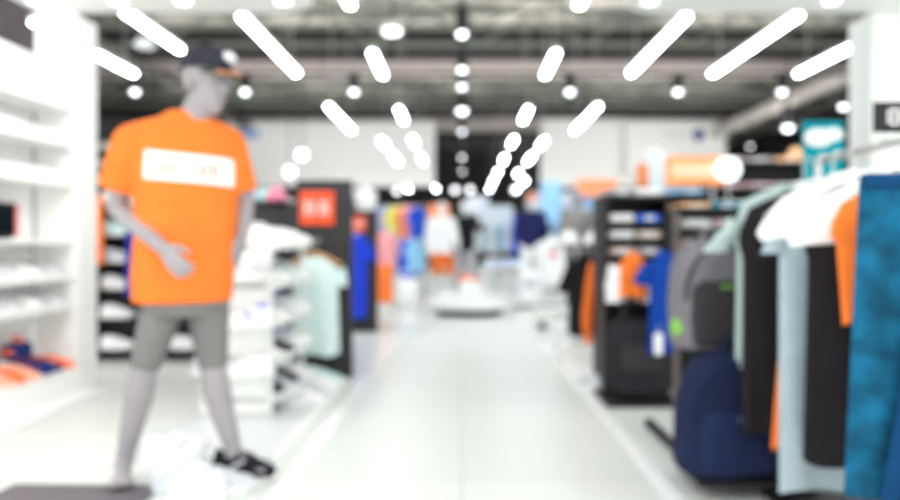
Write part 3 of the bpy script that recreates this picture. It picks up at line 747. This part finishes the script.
# teal patterned leggings on a clip hanger
t = thing('leggings', 'teal marled leggings hanging from a clip hanger at the near end of the rail', 'leggings', (1.345, 2.08, 1.175))
def legs(x0, x1, x0b, x1b, L, th, ph, y):
    mb = MB(); rr = []
    for k in range(16):
        q = k/15; xa = x0+(x0b-x0)*q; xb = x1+(x1b-x1)*q; c = (xa+xb)/2; hw = (xb-xa)/2
        rr.append([Vector((c+hw*math.copysign(abs(math.cos(a))**.7, math.cos(a)), y+th*math.sin(a)*(1+.3*q*math.sin(4*a+ph+3*q)), -L*q)) for a in [2*PI*i/30 for i in range(30)]])
    return mb.loft(rr)
legs(-.245, .2, -.285, .02, .87, .03, 0, 0).build('trouser_leg', teal, t)
legs(-.06, .22, -.225, .06, .86, .03, 2, -.07).build('trouser_leg', dteal, t)
MB().box((-.01, -.01, .0), (.46, .05, .045), None, .012).build('waistband', dteal, t)
t = thing('clothes_hanger', 'white clip hanger holding the teal leggings', 'hanger', (1.37, 2.08, 1.20))
MB().box((0, 0, .035), (.40, .02, .02), None, .006).build('hanger_bar', white, t)
for x in (-.15, .15): MB().box((x, 0, .02), (.03, .026, .04), None, .004).build('clip', white, t)
MB().tube([Vector((0, 0, .04)), Vector((0, 0, .125)), Vector((.006, 0, .14)), Vector((.018, 0, .146)), Vector((.03, 0, .14)), Vector((.034, 0, .128))], .0035).build('hook', steel, t)
make_garment('shirt', 'orange garment low before the dark leg of the teal leggings', 'shirt', (1.28, 1.9, .40), 0, .15, .36, .03, orange, None, seed=19)
# black price sign clipped over the rail
t = thing('price_sign', 'black size sign with white characters standing on the steel rail', 'sign', (1.37, 2.35, 1.345))
MB().box((.02, 0, .055), (.2, .015, .095), None, .004).build('sign_board', black, t, False)
mb = MB()
for k, a in enumerate(glyph('a')): mb.span((-.045+a[0]*.05, -.011, .03+a[1]*.05), (-.045+a[2]*.05, -.0075, .03+a[3]*.05))
mb.build('sign_lettering', sign_w, t, False); mb = MB()
for k, a in enumerate(glyph('b')): mb.span((.02+a[0]*.05, -.011, .03+a[1]*.05), (.02+a[2]*.05, -.0075, .03+a[3]*.05))
mb.build('sign_lettering', sign_w, t, False)
MB().cyl((0.02, 0, 0), (.02, 0, .02), .006).build('clip', black, t)

# ------------------------------------------------------------------ backpacks on their stand
t = thing('bag_stand', 'black stand with a tall post carrying the two backpacks', 'stand', (1.16, 3.5, 0))
MB().box((-.14, .12, .03), (.04, 1.0, .04), None, .006).build('base_rail', black, t, False)
MB().box((.28, .12, .03), (.04, 1.0, .04), None, .006).build('base_rail', black, t, False)
MB().box((0, .56, .62), (.03, .03, 1.16), None, .004).build('post', mat('post_bronze', (110, 100, 96), .4, .05, 6, metal=.4), t, False)
MB().box((0.3, .56, .62), (.03, .03, 1.16), None, .004).build('post', black, t, False)
MB().box((.15, .56, 1.19), (.34, .03, .03), None, .004).build('crossbar', black, t, False)
for x in (.0, .2): MB().cyl((x-.02, .56, 1.06), (x-.02, -.16, 1.06), .007, n=8).build('peg', black, t)
def make_backpack(label, loc, w, dp, h, m, mp, acc, rot=0, pk=.5, side=None, zp=None):
    t = thing('backpack', label, 'backpack', loc, rot)
    U, D = Vector((1, 0, 0)), Vector((0, -1, 0)); rr = []
    for q, a, b in ((0, .80, .8), (.03, .93, .95), (.12, 1, 1), (.35, 1, 1), (.6, .96, .95), (.8, .86, .85), (.92, .66, .7), (.98, .4, .45), (1, .2, .2)):
        rr.append(ring(Vector((0, 0, h*q)), U, D, w/2*a, dp/2*b, 36, 3.0))
    MB().loft(rr).build('pack_body', m, t)
    rr = []
    for q, a, b in ((.05, .7, .6), (.08, .8, .9), (.3, .84, 1), (pk-.06, .8, .95), (pk, .62, .6)):
        rr.append(ring(Vector((0, -dp*.38, h*q)), U, D, w/2*a, dp*.2*b, 30, 3.0))
    p = MB().loft(rr).build('front_pocket', mp, t)
    MB().tube([Vector((x*w, -dp*.58, h*(pk-.05)-.0)) for x in (-.12, -.04, .04)], .006).build('zipper', acc, p)
    MB().tube([Vector((w*.49*math.cos(a), -dp*.35*1, h*.45+h*.48*math.sin(a))) for a in [PI*k/14 for k in range(15)]], .006).build('zipper', zp or acc, t)
    MB().tube([Vector((.05*math.cos(a), 0, h*.98+.05*math.sin(a))) for a in [PI*k/10 for k in range(11)]], .010).build('handle', m, t)
    for s in (-1, 1):
        MB().tube([Vector((s*w*.2, dp*.3, h*.93)), Vector((s*w*.25, dp*.62, h*.75)), Vector((s*w*.28, dp*.66, h*.4)), Vector((s*w*.34, dp*.4, h*.1))], .018).build('strap', m, t)
        MB().ell((s*w*.46, -dp*.05, h*.2), (.024, dp*.2, h*.10)).build('side_pocket', side if side and s < 0 else mp, t)
    return t
g1 = cloth('bag_grey', (122, 118, 124)); g2 = cloth('bag_charcoal', (58, 54, 58)); gr = cloth('bag_lime', (132, 190, 84)); nv = cloth('bag_navy', (27, 36, 66)); nv2 = cloth('bag_navy_pocket', (31, 42, 76)); nvz = cloth('bag_pale_zip', (120, 140, 190))
make_backpack('grey and charcoal backpack with lime green side pocket, above the navy one', (1.07, 3.22, .56), .36, .24, .47, g1, g2, gr, .25, .62, gr, g2)
make_backpack('navy blue backpack standing below the grey backpack', (1.10, 3.06, .075), .47, .26, .50, nv, nv2, nvz, .2, .55, None, nv2)
tag(MB().box((1.16, 3.12, .062), (.46, .4, .024), None, .005).build('bag_shelf', black), 'low black shelf under the navy backpack', 'shelf')

# ------------------------------------------------------------------ black shelving on the garment side
def fold(label, loc, w, dp, h, m, group):
    t = thing('folded_shirt', label, 'folded shirt', loc, 0, group)
    MB().box((0, 0, h/2), (w, dp, h), None, h*.35, 3).build('fold', m, t)
    MB().box((0, -dp/2+.01, h*.5), (w*.4, .03, h*.4), None, .004).build('collar', whit, t)
    return t
fc = {'white': whit, 'beige': cloth('beige_cloth', (222, 204, 192)), 'blue': cloth('mid_blue', (60, 110, 220)), 'grey': cloth('mid_grey', (176, 174, 178)), 'sky': cloth('sky_blue', (150, 200, 240)),
      'teal': cloth('teal_cloth', (0, 140, 170)), 'peach': cloth('peach_cloth', (255, 196, 150)), 'pink': cloth('dusty_pink', (216, 186, 190))}
def shelf_rack(label, x0, x1, y, dp, top, shelves, where, colours, nrow, group):
    t = thing('shelf_rack', label, 'shelf rack', ((x0+x1)/2, y, 0)); w = x1-x0
    MB().span((-w/2, dp-.03, 0), (w/2, dp, top)).build('back_panel', black, t, False)
    for s in (-1, 1): MB().span((s*w/2-.012, 0, 0), (s*w/2+.012, dp, top)).build('side_panel', black, t, False)
    MB().span((-w/2, 0, 0), (w/2, dp, .07)).build('base', black, t, False)
    for z in shelves: MB().span((-w/2+.012, 0, z-.018), (w/2-.012, dp-.03, z)).build('shelf', black, t, False)
    i = 0
    for r, z in enumerate(shelves):
        for k in range(nrow):
            c = colours[i % len(colours)]; i += 1
            if c is None: continue
            fw_ = (w-.05)/nrow
            fold(f'{c} folded shirt on {where}, {ORD[r]} shelf up, {ORD[k]} from aisle', (-w/2+.025+fw_*(k+.5)+(x0+x1)/2, y+dp*.45, z+.001), fw_*.92, dp*.75, .055, fc[c], group)
    return t
shelf_rack('black shelf rack with folded shirts behind the orange vest and blue jersey', .95, 1.36, 4.95, .42, 1.33, (.62, .72, .82, .93, 1.04, 1.15, 1.325), 'vest rack',
           ['grey', 'beige', 'beige', 'pink', 'pink', 'beige', 'beige', 'grey', 'white', 'beige', 'white', 'blue', 'grey', 'white'], 2, 'folded shirts on the vest rack')
make_bag('large black sports bag at the foot of the vest rack', (1.12, 4.78, .03), .36, .26, .50, cloth('black_bag', (40, 40, 44), .15), cloth('bag_charcoal', (58, 54, 58)), 0, 'sports_bag')
tag(MB().box((1.12, 4.84, .016), (.46, .5, .03), None, .005).build('bag_shelf', black), 'low black base under the large black sports bag', 'shelf')
make_garment('vest', 'orange and white sports vest on the front of the black shelf rack', 'vest', at(633, 254, 4.74), 0, .10, .27, .04, orange, 'short', whit, flare=.95, seed=21)
make_garment('jersey', 'royal blue jersey hanging beside the orange and white vest', 'jersey', at(664, 252, 4.62), 0, .095, .62, .045, cloth('jersey_blue', (14, 66, 160)), 'cap', seed=22)

make_garment('jacket', 'orange jacket hanging beside the black coat and vest rack', 'jacket', at(604, 252, 5.45), 0, .08, .66, .05, orange, 'long', seed=23)
MB().tube([Vector((0, 0, -.01)), Vector((0, -.04, .03)), Vector((0, -.082, .03))], .008).build('hanging_loop', black, [o for o in C.objects if o.get('label', '').startswith('orange jacket hanging beside the black coat')][0])
make_garment('coat', 'black coat on a stand beside the orange jacket', 'coat', at(586, 256, 6.3), 0, .15, .66, .08, blk, 'short', seed=24)
jy = [o for o in C.objects if o.name == 'jersey'][0]
mb = MB().box((-.05, -.06, -.56), (.05, .008, .13), None, .003); mb.tube([Vector((-.05, -.055, -.5)), Vector((-.045, -.04, -.42))], .002); mb.build('swing_tag', sign_w, jy)
t = thing('coat_stand', 'white box stand under the black coat', 'stand', (.97, 6.34, 0))
MB().span((-.17, -.15, 0), (.2, .15, .16), .005).build('stand_box', white, t, False)
MB().cyl((0, 0, .16), (0, 0, 1.0), .015).build('pole', steel, t)
MB().span((-.22, -.12, .985), (.30, .12, 1.0), .003).build('tray', black, t, False)
make_cap('white cap on the tray above the black coat, towards the aisle', (.90, 6.34, 1.001), .2, whit, whit, 'white caps above the black coat')
make_cap('white cap on the tray above the orange jacket', (1.12, 6.32, 1.001), -.3, whit, whit, 'white caps above the black coat')
shoe('grey', (.93, 5.15, .001), -.8, 'on the floor beside the foot of the vest rack', 'shoes by the vest rack')
shoe('white', (.93, 5.75, .001), -.6, 'on the floor below the orange jacket', 'shoes by the vest rack')
shelf_rack('black shelf rack behind the bag stand post and blue jersey', 1.47, 1.95, 5.1, .42, 1.24, (.45, .75, .98, 1.12, 1.235), 'post rack', ['grey', 'beige', None, 'beige', 'pink', 'beige', 'white', 'pink', 'peach', 'teal'], 2, 'folded shirts on the post rack')
shelf_rack('long dark shelf rack of pale folded clothes below the teal banner', 2.9, 4.3, 8.6, .5, 1.96, (.5, .8, 1.05, 1.25, 1.45, 1.66, 1.955), 'long rack',
           ['white', 'beige', 'white', 'grey', 'beige', 'white', 'pink', 'white', 'pink', 'beige', 'white', 'grey', 'white', 'white', 'beige', 'white', 'white', 'pink', 'white', 'grey', 'pink', 'pink', 'beige', 'white', 'pink', 'grey', 'peach', 'white'], 4, 'folded clothes on the long rack')
shelf_rack('dark shelf rack with sky blue clothes behind the vest rack', 1.55, 2.4, 7.3, .45, 1.5, (.5, .8, 1.1, 1.3, 1.495), 'sky blue rack', ['sky', 'white', 'blue', 'white', 'grey', 'sky', 'grey', 'white', 'beige', 'sky', 'white', 'beige', 'white', 'sky', 'sky'], 3, 'folded clothes on the sky blue rack')
make_cap('peach cap on top of the long dark shelf rack', (3.92, 8.8, 2.02), .4, fc['peach'], fc['peach']); make_cap('white cap on top of the long dark shelf rack', (4.15, 8.85, 2.02), .1, whit, whit)
# lit promotional signs over the shelving
t = thing('light_box', 'orange and white light box sign over the black shelving', 'sign', (2.64, 8.5, 1.84))
MB().box((0, 0, 0), (.64, .08, .31), None, .01).build('casing', mat('lightbox_orange', (255, 150, 80), .5, .03, emit=.12), t, False)
MB().box((0, -.043, 0), (.56, .004, .16)).build('lettering', mat('lightbox_white', (255, 206, 172), .5, .02, emit=.05), t, False)
MB().cyl((-.2, .0, -.15), (-.2, 0, -1.84), .015).build('post', steel, t); MB().cyl((.2, .0, -.15), (.2, 0, -1.84), .015).build('post', steel, t)
t = thing('round_lamp', 'round white lit lamp beside the orange light box', 'lamp', at(729, 169, 8.4))
MB().cyl((0, 0, 0), (0, .06, 0), .13, n=28).build('lamp_disc', mat('lamp_opal', (240, 248, 252), .4, 0, emit=.8), t)
MB().cyl((0, .03, -.12), (0, .03, -1.82), .012).build('pole', steel, t)
t = thing('banner', 'pale blue hanging banner beside the orange light box', 'banner', at(657, 175, 9.0))
MB().box((0, 0, 0), (.2, .01, .62), None, .003).build('banner_cloth', cloth('banner_pale', (226, 242, 250), .03), t, False)
MB().cyl((-.11, 0, .31), (.11, 0, .31), .01).build('banner_rod', steel, t)
MB().cyl((.11, 0, .32), (.11, 0, -t.location.z), .01).build('pole', steel, t)
t = thing('banner', 'coral banner beside the pale blue banner', 'banner', at(643, 175, 9.2))
MB().box((0, 0, 0), (.14, .01, .28), None, .003).build('banner_cloth', cloth('banner_coral', (255, 150, 96), .03), t, False)
MB().cyl((-.08, 0, .14), (.08, 0, .14), .01).build('banner_rod', steel, t)
MB().cyl((-.08, 0, .15), (-.08, 0, -t.location.z), .01).build('pole', steel, t)
t = thing('banner', 'teal banner with a white emblem beside the white pillar', 'banner', at(823, 154, 4.6), 0)
MB().box((0, 0, -.08), (.25, .012, .56), None, .003).build('banner_cloth', cloth('banner_teal', (0, 150, 165), .05), t, False)
mb = MB(); mb.ell((-.03, -.008, .1), (.09, .004, .055)); mb.ell((.06, -.008, .12), (.06, .004, .04)); mb.build('emblem', sign_w, t)
MB().cyl((-.1, .02, .2), (-.1, .02, -1.55), .012).build('pole', steel, t)

# ------------------------------------------------------------------ middle of the aisle and beyond
t = thing('display_podium', 'round white display podium with a dark base in the middle of the aisle', 'podium', (.1, 10.8, 0))
MB().lathe([(.46, 0), (.46, .09), (.3, .09)], n=48).build('base', panel_dark, t)
MB().lathe([(.3, .09), (.56, .095), (.61, .12), (.61, .23), (.595, .25), (.02, .25)], n=48).build('podium_top', white_gloss, t)
shoebox('white box on the round podium', (.10, 10.75, .2505), (.28, .3, .22), .1, white, white)
shoe('coral', (.10, 10.7, .472), .3, 'on the white box of the round podium', 'shoes on the round podium')
shoe('white', (.36, 10.7, .251), 1.2, 'on the round podium beside the white box', 'shoes on the round podium')
shoe('white', (-.2, 10.65, .251), -.4, 'on the round podium, towards the mannequin side', 'shoes on the round podium')

def simple_mannequin(label, loc, rot, h, tops, legs_m, sk, hat=None, arm=0.0, longs=True):
    k = h/1.85
    T = thing('mannequin', label, 'mannequin', loc, rot)
    V = lambda x, y, z: Vector((x, y, z))*k
    J = dict(u=Vector((1, 0, 0)), d=Vector((0, -1, 0)), w=k, pelvis=V(0, 0, .92), neck=V(0, 0, 1.52), head=V(0, -.02, 1.69), face=Vector((.3, -1, 0)),
             sh=[V(-.2, 0, 1.45), V(.2, 0, 1.45)], el=[V(-.26, .03, 1.16), V(.27+.1*arm, -.02-.1*arm, 1.16+.12*arm)], wr=[V(-.25, -.06, .92), V(.28+.2*arm, -.12-.12*arm, .94+.45*arm)],
             hand=[(Vector((0, -.2, -1)), Vector((.3, -1, 0)), Vector((1, 0, 0)), 1.0), (Vector((.1, -.3, -1+1.3*arm)), Vector((0, -1, .3)), Vector((-1, 0, 0)), 1.0)],
             hip=[V(-.1, 0, .9), V(.1, 0, .9)], kn=[V(-.12, -.04, .5), V(.13, -.02, .5)], an=[V(-.13, .02, .09), V(.15, .03, .09)], toe=[V(-.15, -.13, .04), V(.19, -.12, .04)])
    mb = MB(); body(mb, J); voxel(mb.build('body', sk, T), .013, 2)
    U, D = J['u'], J['d']
    mb = MB(); mb.loft([ring(V(0, 0, z), U, D, a*k, b*k) for z, a, b in ((.84, .2, .145), (1.0, .195, .14), (1.2, .2, .145), (1.4, .21, .14), (1.48, .17, .1), (1.53, .08, .075))])
    for i in (0, 1):
        mb.capsule(J['sh'][i], J['el'][i] if longs else J['sh'][i].lerp(J['el'][i], .6), .078*k, .066*k)
        if longs: mb.capsule(J['el'][i], J['el'][i].lerp(J['wr'][i], .9), .066*k, .05*k)
    voxel(mb.build('top', tops, T), .014, 3)
    mb = MB(); mb.loft([ring(V(0, 0, z), U, D, a*k, b*k) for z, a, b in ((.8, .17, .13), (.9, .19, .14), (1.0, .18, .13))])
    for i in (0, 1):
        mb.capsule(J['hip'][i], J['kn'][i], .108*k, .085*k)
        if legs_m[1]: mb.capsule(J['kn'][i], J['kn'][i].lerp(J['an'][i], .92), .08*k, .055*k)
    voxel(mb.build('bottoms' if False else 'trousers' if legs_m[1] else 'shorts', legs_m[0], T), .014, 3)
    if hat:
        mb = MB(); mb.ell(J['head']+V(0, .01, .075), (.09*k, .108*k, .085*k)); mb.build('hat', hat, T)
    MB().cyl((0, 0, -.0), (0, 0, .02), .24*k, n=32).build('base_plate', white, T)
    return T
simple_mannequin('white mannequin in a white top and orange shorts behind the round podium', (-.38, 14.0, 0), .3, 1.85, whit, (orange, False), skin_white, arm=.0)
simple_mannequin('mannequin in a black jacket with raised arm behind the round podium', (.05, 14.4, 0), -.4, 1.9, blk, (cloth('grey_trouser', (190, 190, 196)), True), skin_white, arm=.9)
simple_mannequin('mannequin in orange beanie and navy jacket behind the white hoodie', (1.28, 13.8, .1), .2, 1.86, cloth('navy_jacket', (34, 38, 84)), (whit, True), skin_white, orange)
simple_mannequin('mannequin in a grey tracksuit between navy jacket and black coat', (1.62, 10.6, .1), .5, 1.72, cloth('track_grey', (150, 146, 144)), (cloth('track_dark', (70, 70, 80)), True), skin, arm=.3)
t = thing('low_podium', 'low white podium with dark foot beside the round one', 'podium', (1.35, 12.9, 0))
MB().span((-.55, -1.0, .05), (.75, 1.4, .1), .01).build('podium_top', white_gloss, t, False)
MB().span((-.5, -.95, 0), (.7, 1.35, .05)).build('base', panel_dark, t, False)
t = thing('low_podium', 'small white podium under the grey tracksuit mannequin', 'podium', (1.62, 10.6, 0))
MB().span((-.35, -.35, .03), (.35, .35, .1), .01).build('podium_top', white_gloss, t, False)
MB().span((-.33, -.33, 0), (.33, .33, .03)).build('base', panel_dark, t, False)
bust('white torso form carrying the white hoodie on the low podium', (1.48, 12.3, .58), skin_white, 0, 1.0, .48)
t = make_garment('hoodie', 'white hoodie with a red chest print on the low podium', 'hoodie', (1.48, 12.3, 1.1), 0, .25, .75, .16, whit, 'long', seed=31)
MB().ell((0, -.165, -.25), (.06, .01, .05)).build('chest_print', mat('print_red', (226, 70, 70), .7), t)
make_bag('white gym bag on the low podium beside the white hoodie', (1.1, 12.2, .1), .34, .25, .5, whit, m_lg, 0)
t = thing('display_table', 'white display table stacked with blue and white clothes beside the round podium', 'table', (.72, 13.2, 0))
MB().box((0, 0, .62), (.75, .7, .04), None, .006).build('table_top', white_gloss, t, False)
for sx in (-1, 1):
    for sy in (-1, 1): MB().box((sx*.33, sy*.3, .3), (.04, .04, .6), None, .004).build('leg', white_gloss, t, False)
for k, (c, x, z) in enumerate((('sky', -.22, .641), ('white', -.22, .697), ('blue', .02, .641), ('white', .02, .697), ('white', .24, .641), ('sky', .24, .697))):
    fold(f'{c} folded shirt {"atop" if z > .66 else "under"} the {("podium side stack", "middle stack", "hoodie side stack")[k//2]} on white table', (.72+x, 13.2, z), .2, .35, .055, fc[c], 'folded shirts on the white table')
shoebox('small white box with a black mark beside the black coat', (.90, 8.3, 0), (.2, .25, .3), .1, white, white)
tag(MB().box((.87, 8.15, .12), (.07, .02, .08), None, .004).build('price_plate', black), 'small black plate leaning on the white box', 'plate')

# clothes rails deeper in the shop
PAL = {'yellow': (244, 236, 120), 'orange': (255, 140, 40), 'coral': (255, 130, 96), 'royal blue': (40, 90, 220), 'sky blue': (150, 204, 240), 'white': (244, 244, 244), 'black': (46, 44, 48), 'pink': (246, 170, 176),
       'navy': (38, 46, 96), 'grey': (150, 150, 154), 'red': (220, 60, 52), 'mint': (190, 232, 214), 'lilac': (206, 190, 232), 'beige': (226, 208, 190), 'pale blue': (204, 226, 244), 'teal': (0, 140, 160)}
def rail(label, x, y, w, where, cols, z=1.5, L=.7):
    t = thing('clothes_rail', label, 'clothes rail', (x, y, 0))
    for s in (-1, 1):
        MB().cyl((s*w/2, 0, .03), (s*w/2, 0, z), .015, n=10).build('post', steel, t)
        MB().box((s*w/2, 0, .015), (.05, .45, .03), None, .006).build('foot', steel, t)
    MB().cyl((-w/2, 0, z), (w/2, 0, z), .015, n=10).build('rail_bar', steel, t)
    n = len(cols)
    for i, c in enumerate(cols):
        make_garment('shirt', f'{c} shirt hanging on the {where}, {ORD[i]} along it', 'shirt', (x-w/2+.1+(w-.2)*(i+.5)/n, y, z-.02), .9, .2, L+.05*(i % 3), .055, cloth('rail_'+c.replace(' ', '_'), PAL[c]), 'short', seed=40+i, group='shirts on '+where)
rail('clothes rail with orange and pink shirts behind the further black panel', -1.25, 11.2, .55, 'orange and pink rail', ['white', 'pink', 'beige', 'coral', 'pink'], 1.2, .5)
make_garment('shirt', 'orange shirt hanging low beside the further black panel', 'shirt', (-1.12, 10.9, .72), .6, .13, .55, .05, orange, None, seed=61)
make_bag('white block bag on the floor under the blue rail', (-.93, 12.3, 0), .4, .3, .45, whit, whit, 0)
rail('clothes rail with yellow and coral shirts deep on the mannequin side', -1.2, 14.5, 1.0, 'yellow and coral rail', ['sky blue', 'lilac', 'yellow', 'yellow', 'coral', 'pink', 'royal blue'], 1.75, .7)
rail('clothes rail with blue shirts deep on the mannequin side', -.95, 13.0, .6, 'blue rail beside the podium', ['pale blue', 'royal blue', 'royal blue', 'sky blue'], 1.1, .55)
rail('clothes rail with mixed shirts behind the cap column', -3.0, 9.5, 1.6, 'mixed rail behind the cap column', ['navy', 'lilac', 'white', 'mint', 'black', 'red', 'white', 'grey'], 1.6)
rail('clothes rail at the far middle of the hall', -.9, 19, 1.8, 'far middle rail', ['white', 'coral', 'royal blue', 'white', 'beige', 'black', 'sky blue', 'white'], 1.7, .9)
rail('clothes rail with sky blue shirts far behind the navy jacket', 2.2, 17, 1.5, 'far sky blue rail', ['pale blue', 'white', 'sky blue', 'sky blue', 'white', 'pale blue', 'royal blue'], 2.2, .9)
rail('clothes rail with pale shirts far behind the white table', .95, 20, 1.4, 'far pale rail', ['white', 'pale blue', 'white', 'sky blue', 'white', 'royal blue'], 1.8, .9)
rail('clothes rail of dark clothes behind the sky blue rack', 2.6, 10.2, 1.6, 'dark rail', ['black', 'white', 'sky blue', 'pale blue', 'navy', 'grey', 'black'], 1.7)
rail('clothes rail with dark garments behind the shoe gondola', -2.2, 7.8, 1.2, 'rail behind the shoe gondola', ['black', 'navy', 'pink', 'white', 'grey', 'black'], 1.45)
# far lit signs
def lit(label, px, py, Y, w, h, m, post=True):
    p = at(px, py, Y); t = thing('light_box', label, 'sign', p)
    MB().box((0, 0, 0), (w, .1, h), None, .02).build('casing', m, t, False)
    if post: MB().cyl((0, 0, -h/2), (0, 0, -p.z), .02).build('post', steel, t)
lo = mat('lit_orange', (255, 150, 100), .5, .03, emit=.12); lw = mat('lit_white', (205, 214, 226), .5, .02, emit=.05); lb = mat('lit_pale_blue', (150, 200, 245), .5, .02, emit=.08)
lit('orange lit sign over the white mannequin beyond the podium', 439, 213, 16.5, .45, .38, lo)
lit('white lit panel far behind the round podium', 497, 216, 18, .75, .5, lw)
lit('wide peach lit sign over the grey tracksuit mannequin', 597, 188, 14, .75, .32, lo)
lit('pale blue lit panel below the wide peach sign', 600, 210, 14.5, .7, .42, lb)
lit('tall pale blue lit panel beside the orange beanie', 551, 202, 16.5, .42, .9, lb)
lit('small blue lit panel beyond the yellow and coral rail', 414, 222, 17.5, .22, .35, mat('lit_blue', (70, 120, 240), .5, .02, emit=.2))
lit('small white lit panel far behind the black jacket mannequin', 478, 205, 22, .6, .5, lw)

for k, v in LABELS.items():
    if len(v) > 1: print('DUPLABEL', k, v)
